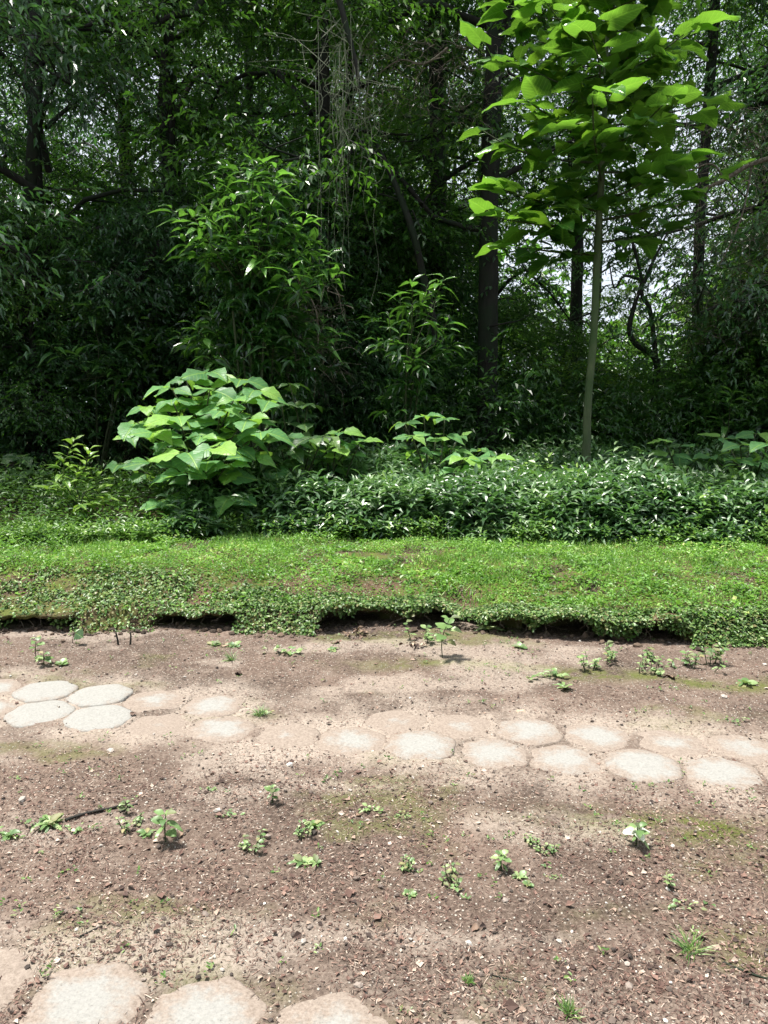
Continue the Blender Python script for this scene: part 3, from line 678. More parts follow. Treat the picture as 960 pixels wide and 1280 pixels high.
FL = {(-.6, 18.2): 'light leaved tree glimpsed between the hanging vines and the thickest black trunk', (8.6, 17.0): 'tall leafy tree behind the dead twig tangle at the upper right', (6.3, 23.5): 'small light green tree crossing the bright sky gap at right', (-7.5, 12.8): 'leafy forest tree cut by the left picture edge', (-5.2, 12.2): 'leafy tree just right of the leaning thin trunk at the far left', (-3.9, 15.2): 'leafy tree between the leaning thin trunk and the ivy clad tree',
      (-1.0, 12.9): 'leafy tree behind the hanging vines on their left side', (7.2, 12.6): 'leafy tree over the grey tangle of dead twigs', (8.2, 13.8): 'leafy forest tree cut by the right picture edge'}
for i, (x, y, ci, sc) in enumerate(spots):
    b = np.array([x, y, float(gz(x, y)) - .1]); H = 12 * sc
    wob = [np.array([random.uniform(-.25, .25) * f, random.uniform(-.25, .25) * f, H * f]) for f in (.15, .35, .55, .8, 1)]
    row = 'front' if y < 16 else ('middle' if y < 22 else 'far')
    lab = {'front': 'leafy forest tree in the front row of the dark wood', 'middle': 'leafy forest tree half hidden in the middle of the wood', 'far': 'far leafy tree at the back of the wood against the sky'}[row]
    lab = FL.get((x, y), lab)
    tree('forest_tree', b, [np.zeros(3)] + wob, np.array([.16, .13, .11, .09, .07, .03]) * sc, ci, lab, sc=sc, cz=(.4 if y < 16 else 0),
         ivy=(250 if y < 16 else 0), group='%s row of forest trees' % row)

CU = [crown_mesh(21, M_canopyb, 5.0, .3, 1.5, 14, .13, .36, 22, 8, .8, T_DIAM, .36, .5), crown_mesh(22, M_canopy, 5.5, .4, 1.5, 14, .10, .46, 26, 8, .6, T_DIAM, .36, .5)]
US = [(-6.2, 11.2, 0, .75, 'dense understory tree filling the left edge of the wood'), (-4.9, 11.0, 1, .7, 'understory tree with round leaves near the left edge of the wood'), (-3.6, 11.4, 0, .72, 'understory tree behind the small bright shoot plant'),
      (-2.5, 12.0, 1, .75, 'understory tree directly behind the big pale shrub'), (-1.3, 11.7, 0, .8, 'understory tree behind the shaded flank shrub'), (-.3, 13.0, 1, .9, 'understory tree below the hanging vines'), (.6, 14.3, 0, .8, 'understory tree behind the thin stemmed lance leaved shrub'),
      (2.2, 14.6, 1, .55, 'low understory tree between black trunk and sapling'), (3.6, 15.6, 1, .5, 'low understory tree below the sky gap'), (5.3, 11.8, 1, .5, 'understory tree right of the crooked tree'), (6.3, 11.3, 0, .75, 'understory tree at the right edge of the wood'),
      (-7.8, 14.6, 1, .85, 'deeper understory tree in the left gloom'), (-4.4, 14.4, 1, .85, 'deeper understory tree behind the left row'), (-2.2, 15.6, 0, .9, 'deeper understory tree behind the tall lance leaved shrub'), (1.0, 17.4, 1, 1.0, 'deep understory tree behind the thickest black trunk'),
      (7.4, 15.2, 1, .85, 'deeper understory tree behind the right row')]
for x, y, ci, sc, lab in US:
    b = np.array([x, y, float(gz(x, y)) - .05]); rt = thing('understory_tree', lab, 'tree', tuple(b), 'understory trees in the shade of the wood')
    part_tube(rt, 'trunk', [np.zeros(3), [rn_ * .1 for rn_ in (1, -1, 14 * sc)], [.1, .1, 3.0 * sc], [0, .1, 4.6 * sc]] if False else [np.zeros(3), np.array([.08, -.05, 1.5 * sc]), np.array([-.05, .05, 3.2 * sc]), np.array([0, 0, 4.8 * sc])], [.06, .05, .035, .012], M_bark, 7, .1, 3)
    rzv = random.uniform(0, 6.28)
    for nm, mesh in zip(('crown', 'limb'), CU[ci]):
        o = link(nm, mesh, rt); o['kind'] = 'stuff' if nm == 'limb' else 'thing'; o.rotation_euler = (0, 0, rzv); o.scale = (sc, sc, sc)

# undergrowth: the shaded mass at the foot of the wood, reading as one dark thicket
def thicket(n_c, xr, yr, hfun, size, leafL, leafW, per, tmpl=T_DIAM, rc0=.3, mask=None):
    C = Cloud(); x = R.uniform(*xr, n_c); y = R.uniform(*yr, n_c)
    if mask is not None: k = mask(x, y); x, y = x[k], y[k]
    h = hfun(x, y) * R.random(len(x)) ** .8; z = gz(x, y) + h
    n = len(x); org = np.repeat(np.stack([x, y, z], -1), per, 0) + R.normal(0, 1, (n * per, 3)) * [size, size, size * .7]
    org[:, 2] = np.maximum(org[:, 2], gz(org[:, 0], org[:, 1]) + .05)
    az = R.uniform(0, 6.28, len(org)); d = np.stack([np.cos(az), np.sin(az), R.normal(.1, .4, len(org))], -1)
    rc = np.repeat(np.clip(R.normal(rc0, .2, n), 0, 1), per)
    sprays(C, org, d, R.uniform(.25, .6, len(org)), 6, leafL, leafW, tmpl, rc, .6, 0, None)
    return C
C = thicket(1500, (-9, 9), (10.4, 15.5), lambda x, y: (1.1 + .9 * fbm(x * .6, y * .6, 2, 4) + .12 * (y - 10)) * np.where(x > 1.6, .95, 1.25), .4, .12, .34, 9)
tag(link('undergrowth', C.mesh('undergrowth', [M_under])), 'dark shaded undergrowth filling the foot of the wood', 'undergrowth', None, 'stuff')
C = thicket(900, (-16, 18), (20, 38), lambda x, y: (3.2 + 2.0 * fbm(x * .4, y * .4, 2, 9)) * (1 - .15 * np.exp(-((x / y - .30) / .12) ** 2)), .9, .20, .4, 10, rc0=.45)
tag(link('far_thicket', C.mesh('far_thicket', [M_canopy])), 'far green thicket seen between the trunks', 'thicket', None, 'stuff')
C = thicket(420, (-34, 34), (42, 50), lambda x, y: (10 + 3 * fbm(x * .2, y * .2, 2, 9)) * (1 - .55 * np.exp(-((x / y - .30) / .12) ** 2)), 1.6, .55, .45, 14, rc0=.5)
tag(link('far_woods', C.mesh('far_woods', [M_canopy])), 'distant mass of woodland closing the view', 'woods', None, 'stuff')

# lit bush on the right behind the sapling
def bush(px, depth, w_, h_, n, mat, leafL, label, rc0=.5, name='leafy_bush', leafW=.45, nl=7):
    b = base_at(px, depth); rt = thing(name, label, 'bush', tuple(b))
    C = Cloud(); m = n; u = R.normal(0, 1, (m, 3)); u = unit(u) * R.random((m, 1)) ** .4
    lob = .75 + .5 * fbm(u[:, 0] * 2 + px, u[:, 1] * 2 + u[:, 2] * 1.5, 2)
    org = np.stack([u[:, 0] * w_ * lob, u[:, 1] * w_ * .7 * lob, h_ * .55 + u[:, 2] * h_ * .5 * lob], -1)
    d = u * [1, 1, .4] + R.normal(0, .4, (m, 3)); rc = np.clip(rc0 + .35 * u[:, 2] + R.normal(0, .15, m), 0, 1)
    sprays(C, org, d, R.uniform(.25, .5, m), nl, leafL, leafW, T_DIAM, rc, .5, 0, 1)
    link('foliage', C.mesh('foliage', [mat, M_bark]), rt)
    mb = MB()
    for i in range(7):
        a = i * .9; e = np.array([math.cos(a) * w_ * .6, math.sin(a) * w_ * .4, h_ * .8]); mb.add(*tris(*tube([[0, 0, 0], e * .5 + R.normal(0, .08, 3), e], [.03, .02, .008], 5)))
    link('stems', mb.mesh('stems', M_bark), rt)
    return rt
bush(690, 13.5, 1.5, 2.0, 1700, M_canopyy, .085, 'rounded mid green bush between the thick black trunk and the sapling', .25)
bush(800, 14.5, 1.4, 1.8, 1500, M_canopyy, .085, 'mid green bush right of the sapling stem below the sky gap', .2)
bush(920, 11.6, 1.1, 2.4, 1500, M_canopy, .095, 'dense green bush at the right edge of the wood', .55)
bush(945, 12.0, 1.0, 3.4, 1100, M_canopyy, .09, 'tall light green bush at the right edge under hanging twigs', .4)

# ------------------------------------------------------------------ big single leaves (each a part)
def leaf_shape(name, mat, prof, ns=7, nv=2, fold=.18, droop=.3, wave=.05, back=0.0, pet=.0, seed=0, petr=.012, serr=0.0):
    s = np.linspace(0, 1, ns + 1); pp = np.array(prof); wd_ = np.interp(s, pp[:, 0], pp[:, 1]); V = []; F = []
    vs_ = np.linspace(-1, 1, 2 * nv + 1); rs = np.random.default_rng(seed)
    py_, pz = 0.0, 0.0
    for i, q in enumerate(s):
        for v in vs_:
            e = 1 + (serr * (1 if i % 2 else -1) if abs(v) == 1 else 0)
            y = v * wd_[i] * e; xx = q - back * abs(v) ** 1.5 * (1 - q) ** 2
            z = fold * abs(y) - droop * q * q + wave * math.sin(5 * q + 3 * v + seed) * abs(v) + wave * .5 * rs.normal() * abs(v) - .25 * wave * abs(v) ** 2
            V.append((pet + xx, y, z))
    k = 2 * nv + 1
    for i in range(ns):
        for j in range(k - 1):
            a = i * k + j; F += [(a, a + k, a + k + 1), (a, a + k + 1, a + 1)]
    V = np.array(V); F = np.array(F)
    if pet > 0:
        tv, tf = tris(*tube([(0, 0, -.04), (pet * .5, 0, .02), (pet + .02, 0, 0)], [petr * 1.2, petr, petr * .7], 3)); F = np.concatenate([F, tf + len(V)]); V = np.concatenate([V, tv])
    return mesh_np(name, V, F, mat, None, True)
HEART = [(0, .30), (.1, .40), (.25, .45), (.45, .41), (.65, .30), (.82, .16), (.93, .06), (1, 0)]
ANGLE = [(0, .04), (.1, .16), (.22, .40), (.32, .50), (.44, .37), (.6, .33), (.78, .2), (1, 0)]
ANGLE2 = [(0, .05), (.15, .25), (.3, .40), (.45, .42), (.56, .34), (.8, .15), (1, 0)]
LANCE = [(0, .01), (.1, .06), (.3, .155), (.5, .17), (.72, .11), (.88, .04), (1, 0)]
OVAL = [(0, .02), (.15, .2), (.4, .33), (.65, .29), (.85, .15), (1, 0)]
LF_heart = [leaf_shape('leaf', M_sap, HEART, 8, 2, f, d, .06, .20, .55, i, .007) for i, (f, d) in enumerate([(.08, .16), (.2, .10), (.05, .30), (.25, .22), (-.1, .12)])]
LF_big = [leaf_shape('leaf', M_big, p, 8, 2, f, d, .03, .05, .22, i, .010, .06) for i, (p, f, d) in enumerate([(ANGLE, .08, .12), (ANGLE, .18, .25), (ANGLE2, .05, .15), (ANGLE2, .15, .35), (ANGLE, -.05, .18), (HEART, .1, .25), (ANGLE2, .3, .55)])]
LF_bigd = [leaf_shape('leaf', M_bigd, p, 8, 2, f, d, .05, .05, .2, i, .010, .05) for i, (p, f, d) in enumerate([(ANGLE, .12, .3), (ANGLE2, .25, .5), (ANGLE2, .1, .35)])]
LF_lance = [leaf_shape('leaf', M_lance, LANCE, 7, 1, f, d, .03, 0, .06, i, .010) for i, (f, d) in enumerate([(.4, .35), (.6, .6), (.25, .18), (.5, .85)])]
NARROW = [(0, .02), (.2, .12), (.5, .19), (.8, .1), (1, 0)]; ROUNDL = [(0, .05), (.15, .3), (.45, .42), (.75, .3), (.93, .12), (1, 0)]
M_seed2 = leafmat('seedling_leaf_dull', [(0, (.08, .11, .05)), (.5, (.17, .20, .09)), (1, (.30, .26, .12))], (.2, .26, .07), .3, .55, .4, True, False)
LF_seed = [leaf_shape('leaf', mm, pr, 5, 1, f, d, .05, 0, .12, i, .015) for i, (f, d, pr, mm) in enumerate([(.3, .2, OVAL, M_seed), (.45, .4, OVAL, M_seed), (.15, .1, ROUNDL, M_seed), (.5, .6, NARROW, M_seed), (.2, .5, NARROW, M_seed), (.6, .3, OVAL, M_seed2)])]
def put_leaf(parent, meshes, p, D, Nn, L, W=1.0, name='leaf'):
    D = Vector(D).normalized(); Nn = Vector(Nn); S_ = Nn.cross(D)
    if S_.length < 1e-3: S_ = Vector((1, 0, 0))
    S_.normalize(); N2 = D.cross(S_)
    m = Matrix(((D.x, S_.x, N2.x), (D.y, S_.y, N2.y), (D.z, S_.z, N2.z)))
    o = bpy.data.objects.new(name, random.choice(meshes)); COL.objects.link(o); o.parent = parent
    o.matrix_basis = Matrix.Translation(Vector(p)) @ m.to_4x4() @ Matrix.Diagonal((L, L * W, L, 1))
    return o
# ---- the pale stemmed sapling
def sapling():
    D0 = 9.2; b = at(732, 592, D0)
    rt = thing('sapling', 'slender pale straight stemmed sapling with large bright heart shaped leaves', 'tree', tuple(b))
    pix = [(732, 592), (733, 560), (735, 500), (742, 420), (746, 330), (750, 255), (754, 180), (757, 100), (760, 20), (762, -50), (764, -110)]
    path = [at(x, y, D0) - b for x, y in pix]
    radii = [.068, .050, .046, .043, .043, .038, .032, .025, .018, .012, .007]
    part_tube(rt, 'trunk', path, radii, M_sapbark, 14, .05, 6)
    Z = np.array([p[2] for p in path]); Pp = np.array(path)
    def on(z): return np.array([np.interp(z, Z, Pp[:, 0]), np.interp(z, Z, Pp[:, 1]), z])
    ztop = (at(760, -20, D0) - b)[2]; z0 = (at(747, 318, D0) - b)[2]; zleft = (at(750, 250, D0) - b)[2]
    nb = 30; cnt = 0; BR = []
    for i in range(nb):
        f = i / (nb - 1); z = z0 + (ztop - z0) * f ** .9; p0 = on(z)
        a = i * 2.4 + rn(.2)
        if i < 4: a = [math.pi * .98, .15, math.pi * 1.1, -.3][i]
        ln = (1.42 - .75 * max(0, f - .5) ** 1.0 * 1.3) * random.uniform(.75, 1.05) * (.85 if math.cos(a) > .3 else 1)
        if i < 2: ln *= .85
        ri = random.uniform(.02, .3) + .25 * f
        d = np.array([math.cos(a), math.sin(a) * .9, 0]); p3 = p0 + d * ln + [0, 0, ln * ri]
        p1 = p0 + d * ln * .33 + [0, 0, ln * ri * .15]; p2 = p0 + d * ln * .68 + np.array([rn(.04), rn(.04), ln * ri * .5])
        r0 = .017 - .007 * f
        part_tube(rt, 'branch', [p0, p1, p2, p3], [r0, r0 * .8, r0 * .6, r0 * .35], M_stem, 6)
        nlf = 9 if i % 2 else 10
        for k in range(nlf):
            u = 1 - (k // 2) * .17 - random.uniform(0, .10); 
            if k >= nlf - 2: u = random.uniform(.2, .5)
            q = p1 + (p3 - p1) * max(0, (u - .33) / .67) if u > .33 else p0 + (p1 - p0) * u / .33
            da = a + rn(.5) + (k % 2 * 2 - 1) * random.uniform(.2, 1.3) * (1 if k > 0 else .2)
            up = random.uniform(-.25, .7)
            D = (math.cos(da), math.sin(da), up - .1)
            tilt = random.uniform(.0, .5); BR.append((p0, p3))
            Nn = (math.cos(da) * tilt + rn(.22), math.sin(da) * tilt + rn(.22), 1)
            put_leaf(rt, LF_heart, q, D, Nn, random.uniform(.22, .38) * (.9 if f > .85 else 1)); cnt += 1
    m = 420; ii = R.integers(0, len(BR), m); A0 = np.array([q[0] for q in BR])[ii]; A1 = np.array([q[1] for q in BR])[ii]; f = R.uniform(.15, .85, (m, 1))
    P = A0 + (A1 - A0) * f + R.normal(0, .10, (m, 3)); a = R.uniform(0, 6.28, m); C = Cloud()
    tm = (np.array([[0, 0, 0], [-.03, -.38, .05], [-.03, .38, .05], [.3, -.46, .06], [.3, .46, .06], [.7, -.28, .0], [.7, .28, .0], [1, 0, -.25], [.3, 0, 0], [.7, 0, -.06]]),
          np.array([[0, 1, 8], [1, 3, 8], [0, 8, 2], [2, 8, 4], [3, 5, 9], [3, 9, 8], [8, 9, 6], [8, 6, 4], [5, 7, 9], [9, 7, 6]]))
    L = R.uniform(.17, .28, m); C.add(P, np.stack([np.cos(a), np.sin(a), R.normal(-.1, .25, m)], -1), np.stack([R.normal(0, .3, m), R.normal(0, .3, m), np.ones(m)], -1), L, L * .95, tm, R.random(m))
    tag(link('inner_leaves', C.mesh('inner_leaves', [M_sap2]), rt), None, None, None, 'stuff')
    return rt
sapling()

# ---- broad leaved shrubs: stems to given tips, whorls of big leaves
def broad_shrub(name, label, bpx, depth, tips, L, leaves, per=5, pairs=1, spread=.35, group=None, cat='shrub', up=.15, stemr=.011, facing=.35, pairlen=1.0):
    bb = at(bpx[0], bpx[1], depth); b = np.array([bb[0], depth, float(gz(bb[0], depth)) - .02])
    rt = thing(name, label, cat, tuple(b), group)
    for (x, y, *dd) in tips:
        dz = dd[0] if dd else rn(spread); tip = at(x, y, depth + dz) - b
        mid = tip * .5 + np.array([rn(.05) - tip[0] * .15, rn(.05), tip[2] * .08])
        part_tube(rt, 'stem', [np.array([rn(.04), rn(.04), 0]), mid, tip], [stemr * 1.5, stemr, stemr * .5], M_stem, 5, .02, 3)
        a0_ = random.uniform(0, 6.28); n = per + pairs * 2
        for k in range(n):
            whorl = k < per
            a = a0_ + k * (6.28 / per if whorl else 2.4) + rn(.2)
            f = 1 if whorl else 1 - .22 * ((k - per) // 2 + 1)
            q = tip * f + (mid - tip * .5) * (4 * f * (1 - f)) 
            el = (up if whorl else -.15) + rn(.15)
            D = np.array([math.cos(a), math.sin(a), el]); 
            Nn = (math.cos(a) * .25 + rn(.12), math.sin(a) * .25 - facing + rn(.12), 1)
            LL = L * random.uniform(.55, 1.25) * (1 if not whorl else .9) * (pairlen if not whorl else 1)
            put_leaf(rt, leaves, q, D, Nn, LL)
    return rt
broad_shrub('broad_leaved_shrub', 'large rounded shrub with big pale green angular leaves left of centre', (255, 660), 7.9,
    [(222, 520, -.5), (195, 540, -.5), (262, 488, -.1), (292, 500, -.3), (310, 522, -.4), (232, 565, -.8), (270, 558, -.8), (215, 485, -.1), (320, 488, .1), (172, 528, 0), (200, 625, -.5), (245, 635, -.6), (290, 620, -.5), (325, 610, -.3), (182, 508, -.1), (232, 472, .2), (262, 466, .3), (302, 474, .2), (338, 500, 0), (215, 500, -.3), (278, 512, -.4), (252, 545, -.6), (163, 545, -.2), (325, 540, -.4),
     (190, 578, -.4), (232, 590, -.7), (285, 580, -.6), (318, 572, -.4), (352, 545, .1), (150, 580, .1), (212, 552, -.5), (300, 545, -.2), (250, 500, .1), (345, 580, 0)],
    .285, LF_big, 4, 1, up=-.12, facing=.5)
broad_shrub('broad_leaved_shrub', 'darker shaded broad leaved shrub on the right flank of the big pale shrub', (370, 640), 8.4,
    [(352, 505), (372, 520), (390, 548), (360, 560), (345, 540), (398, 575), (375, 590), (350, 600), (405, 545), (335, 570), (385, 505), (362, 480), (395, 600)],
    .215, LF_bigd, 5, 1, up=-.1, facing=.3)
broad_shrub('broad_leaved_shrub', 'small bright leaved shrub between the big pale shrub and the middle one', (420, 620), 8.6,
    [(405, 548), (425, 540), (440, 555), (395, 562), (450, 552), (432, 570), (415, 580)], .20, LF_big, 5, 1, up=0, facing=.3)
broad_shrub('broad_leaved_shrub', 'middle broad leaved shrub spreading low in front of the thickest black trunk', (540, 620), 8.8,
    [(505, 528), (530, 520), (556, 524), (515, 545), (545, 548), (575, 545), (492, 558), (560, 562), (598, 562), (535, 570), (580, 572), (508, 572), (615, 572)], .20, LF_big, 5, 1, up=.02, facing=.3)
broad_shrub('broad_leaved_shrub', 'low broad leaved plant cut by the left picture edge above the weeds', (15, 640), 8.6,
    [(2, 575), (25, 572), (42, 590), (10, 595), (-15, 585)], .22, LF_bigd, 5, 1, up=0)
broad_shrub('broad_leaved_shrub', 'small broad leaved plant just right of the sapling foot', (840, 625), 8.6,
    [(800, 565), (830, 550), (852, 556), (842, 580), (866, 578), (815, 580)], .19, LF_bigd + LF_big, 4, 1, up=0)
broad_shrub('broad_leaved_shrub', 'broad leaved shrub at the right edge with round bluish green leaves', (935, 630), 8.3,
    [(905, 548), (925, 556), (945, 542), (915, 575), (938, 580), (960, 555), (890, 570)], .22, LF_big, 4, 1, up=.05)

# ---- lance leaved shrubs
def lance_shrub(label, bpx, depth, tips, L, per, stems=6, leaves=None, dsp=.35, stemr=.014, name='lance_leaved_shrub', gap=.035, inner=0):
    bb = at(bpx[0], bpx[1], depth); b = np.array([bb[0], depth, float(gz(bb[0], depth)) - .02])
    rt = thing(name, label, 'shrub', tuple(b)); leaves = leaves or LF_lance
    T = [at(x, y, depth + rn(dsp)) - b for x, y in tips]
    cen = np.mean(T, axis=0); hubs = []; INN = []
    for s in range(stems):
        e = T[(s * 7) % len(T)] * .35 + cen * .35 + np.array([rn(.08), rn(.08), 0]); hubs.append(e)
        part_tube(rt, 'stem', [np.array([rn(.06), rn(.06), 0]), e * .5 + [rn(.05), rn(.05), 0], e], [stemr * 1.6, stemr * 1.2, stemr * .9], M_stem, 6, .05, 3)
    for tip in T:
        h = min(hubs, key=lambda q: np.linalg.norm(q - tip)); mid = (h + tip) / 2 + np.array([rn(.05), rn(.05), -.05])
        part_tube(rt, 'branch', [h, mid, tip], [stemr * .8, stemr * .5, stemr * .25], M_stem, 4, 0, 3)
        ax = unit(tip - mid); a0_ = random.uniform(0, 6.28); INN.append((h, tip))
        for k in range(per):
            f = k / per; a = a0_ + k * 2.4 + rn(.2); q = tip - ax * gap * k
            el = .75 - .95 * f ** .6 + rn(.15)
            D = np.array([math.cos(a), math.sin(a), el]) + ax * .25
            put_leaf(rt, leaves, q, D, (math.cos(a) * .2 + rn(.15), math.sin(a) * .2 - .15 + rn(.15), 1), L * (random.uniform(.7, 1.1) if k > 1 else .6), random.uniform(.9, 1.3))
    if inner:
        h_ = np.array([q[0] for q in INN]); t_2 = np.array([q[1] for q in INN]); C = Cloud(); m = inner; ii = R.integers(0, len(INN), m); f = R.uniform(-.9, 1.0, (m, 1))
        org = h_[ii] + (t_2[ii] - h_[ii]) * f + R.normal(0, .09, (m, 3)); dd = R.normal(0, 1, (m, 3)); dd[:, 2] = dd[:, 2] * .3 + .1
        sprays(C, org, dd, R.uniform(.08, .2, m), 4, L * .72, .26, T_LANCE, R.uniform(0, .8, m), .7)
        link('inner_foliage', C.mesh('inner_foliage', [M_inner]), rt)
    return rt
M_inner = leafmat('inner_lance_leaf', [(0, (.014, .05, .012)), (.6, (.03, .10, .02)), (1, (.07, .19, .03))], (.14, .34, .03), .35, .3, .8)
M_lance2 = leafmat('bright_lance_leaf', [(0, (.07, .17, .03)), (.5, (.13, .28, .04)), (1, (.26, .42, .07))], (.32, .56, .05), .35, .33, .6, True, True)
LF_lance2 = [leaf_shape('leaf', M_lance2, LANCE, 7, 1, f, d, .03, 0, .06, i, .010) for i, (f, d) in enumerate([(.4, .35), (.6, .6), (.25, .18)])]
random.seed(21)
top = [(278, 208), (300, 205), (318, 202), (345, 212), (352, 228), (252, 250), (262, 268), (240, 268), (290, 240), (330, 240), (305, 270), (343, 262), (362, 270), (280, 292),
       (300, 300), (325, 290), (350, 300), (372, 292), (385, 305), (376, 318), (398, 318), (335, 318), (310, 325), (283, 320), (215, 262), (228, 300), (272, 235), (385, 270), (412, 315), (260, 310), (402, 335), (422, 342), (365, 335), (245, 300), (390, 348), (330, 345)]
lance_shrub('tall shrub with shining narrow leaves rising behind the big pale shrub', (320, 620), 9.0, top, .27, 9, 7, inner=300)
low = [(262, 385), (285, 392), (305, 380), (322, 398), (300, 410), (345, 392), (270, 415), (240, 405), (365, 385), (385, 405), (405, 398), (420, 415), (330, 425), (370, 430), (350, 450), (395, 440), (250, 435), (290, 440), (225, 420)]
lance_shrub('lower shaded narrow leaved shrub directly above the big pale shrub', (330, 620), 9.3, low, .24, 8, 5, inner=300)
midt = [(515, 352), (500, 372), (535, 356), (555, 348), (486, 395), (510, 398), (545, 375), (560, 400), (530, 420), (500, 418), (548, 432), (470, 425), (520, 445), (565, 432), (515, 380)]
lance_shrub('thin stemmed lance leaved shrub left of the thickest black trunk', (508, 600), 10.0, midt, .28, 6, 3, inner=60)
lance_shrub('small upright bright shoot plant at the left among the weeds', (97, 660), 7.45, [(93, 550), (112, 562), (80, 572), (98, 585), (120, 590), (72, 600), (108, 612), (88, 620), (60, 612), (130, 625)], .165, 14, 4, leaves=LF_lance2, dsp=.12, stemr=.006, gap=.025)
lance_shrub('dim long leaved plant at the right under the crooked tree', (905, 600), 10.8, [(890, 500), (915, 490), (940, 505), (900, 520), (925, 525), (880, 520)], .28, 7, 3)
lance_shrub('dim long leaved sprays low in the dark wood at the left', (120, 590), 10.6, [(110, 375), (60, 430), (90, 440), (170, 420), (130, 450), (150, 480), (40, 470), (185, 425), (100, 480)], .26, 8, 4)

# ---- hanging vines, bare branches, twig tangles
random.seed(5); DV = 10.1
vb = at(433, 30, DV); vt = thing('hanging_vine', 'tangled pale vines hanging from a dark branch in the upper middle', 'vine', tuple(vb))
part_tube(vt, 'branch', [at(405, -60, DV) - vb, at(424, 0, DV) - vb, at(436, 45, DV) - vb, at(446, 85, DV) - vb, at(450, 125, DV) - vb], [.05, .04, .034, .025, .008], M_bark, 8, .1, 4)
for i in range(34):
    x = random.gauss(440, 24) if i % 2 else random.uniform(392, 475); y = random.uniform(10, 130); yb = random.choice([random.uniform(140, 260), random.uniform(200, 460)])
    d = DV + rn(.2); pts = []; xx = x; n = 7; amp = random.uniform(1, 7) if i % 4 else 12
    for k in range(n):
        f = k / (n - 1); xx = x + (random.gauss(0, amp)) * (1 if k else 0) + (435 - x) * .12 * f; pts.append(at(xx, y + (yb - y) * f, d + rn(.05)) - vb)
    if i % 9 == 0: pts += [pts[-1] + np.array([.10, 0, .03]), pts[-1] + np.array([.16, 0, .16])]
    r = random.uniform(.0018, .0038); part_tube(vt, 'strand', pts, [r] * len(pts), M_vine, 4, 0, 4)
for i in range(16):   # the snarl round the branch end
    c = (random.gauss(436, 20), random.gauss(75, 26)); pts = [at(c[0] + random.gauss(0, 24), c[1] + random.gauss(0, 24), DV + rn(.2)) - vb for _ in range(5)]
    r = random.uniform(.0016, .0036); part_tube(vt, 'strand', pts, [r] * 5, M_vine, 4, 0, 5)
def bare(name, label, cat, depth, main, radii, side=(), mat=None, twigs=0, box=None, seed=0):
    b = at(main[0][0], main[0][1], depth); rt = thing(name, label, cat, tuple(b)); mat = mat or M_bark
    part_tube(rt, 'limb', [at(x, y, depth + rn(.08)) - b for x, y in main], radii, mat, 8, .14, 5)
    for pts, rr in side: part_tube(rt, 'side_branch', [at(x, y, depth + rn(.08)) - b for x, y in pts], rr, mat, 6, .1, 4)
    if twigs:
        mb = MB()
        for i in range(twigs):
            x, y = random.uniform(box[0], box[2]), random.uniform(box[1], box[3]); a = random.uniform(0, 6.28); l = random.uniform(12, 45)
            pts = [at(x + math.cos(a) * l * f + random.gauss(0, 4), y + math.sin(a) * l * f + random.gauss(0, 4) + l * .3 * f * f, depth + rn(.25)) - b for f in (0, .35, .7, 1)]
            r = random.uniform(.002, .006); mb.add(*tris(*tube(pts, [r, r * .8, r * .6, r * .3], 3, 0, 0, 2)))
        tag(link('twigs', mb.mesh('twigs', M_twig), rt), None, None, None, 'stuff')
    return rt
bare('bare_branch', 'dark arching branch at the top edge right of the hanging vines', 'branch', 12.0, [(640, 40), (590, 25), (566, 14), (545, 3), (520, 8), (500, 22), (478, 30)], [.07, .06, .055, .05, .04, .035, .02],
     [([(500, 22), (510, 34), (525, 36), (545, 42)], [.02, .018, .012, .006])])
bare('bare_branch', 'dark drooping branch near the top left corner', 'branch', 11.5, [(262, -20), (245, 12), (215, 20), (190, 32), (160, 36), (130, 28), (105, 33)], [.05, .05, .045, .04, .045, .04, .02],
     [([(160, 36), (165, 22), (180, 14)], [.02, .012, .006])])
bare('leaning_trunk', 'thin dead trunk leaning below the hanging vines', 'tree', 11.3, [(548, 430), (530, 350), (519, 300), (500, 245), (485, 210), (468, 174)], [.06, .055, .05, .045, .04, .02],
     [([(500, 250), (485, 245), (473, 242)], [.02, .015, .01]), ([(515, 262), (525, 285), (530, 300)], [.012, .01, .006])])
bare('leaning_trunk', 'dark leaning limb low in the left part of the wood', 'tree', 11.2, [(120, 440), (150, 385), (172, 350), (190, 322), (205, 290)], [.06, .055, .05, .04, .02])
bare('dead_branch', 'grey tangle of dead twigs at the upper right behind the sapling', 'branch', 11.0, [(990, 190), (940, 205), (905, 225), (872, 240), (840, 262)], [.04, .03, .025, .02, .008],
     [([(905, 225), (890, 205), (860, 215), (820, 235)], [.015, .012, .01, .005]), ([(940, 205), (930, 260), (915, 300), (895, 340)], [.015, .012, .01, .005])], M_twig, 420, (845, 130, 970, 430))
bare('dead_branch', 'grey dead twigs beside the hanging vines', 'branch', 11.2, [(560, 60), (530, 80), (500, 75), (470, 95)], [.02, .015, .012, .006], (), M_twig, 220, (430, 40, 620, 150))
bare('dead_branch', 'long bare twig reaching right from the thickest black trunk', 'branch', 11.7, [(612, 408), (632, 404), (650, 400), (670, 389)], [.02, .014, .01, .004])
bare('dead_branch', 'drooping dry brown twigs under the tall lance leaved shrub', 'branch', 9.4, [(372, 350), (392, 380), (398, 420), (392, 500)], [.01, .009, .008, .005], (), M_twig, 130, (360, 350, 425, 470))

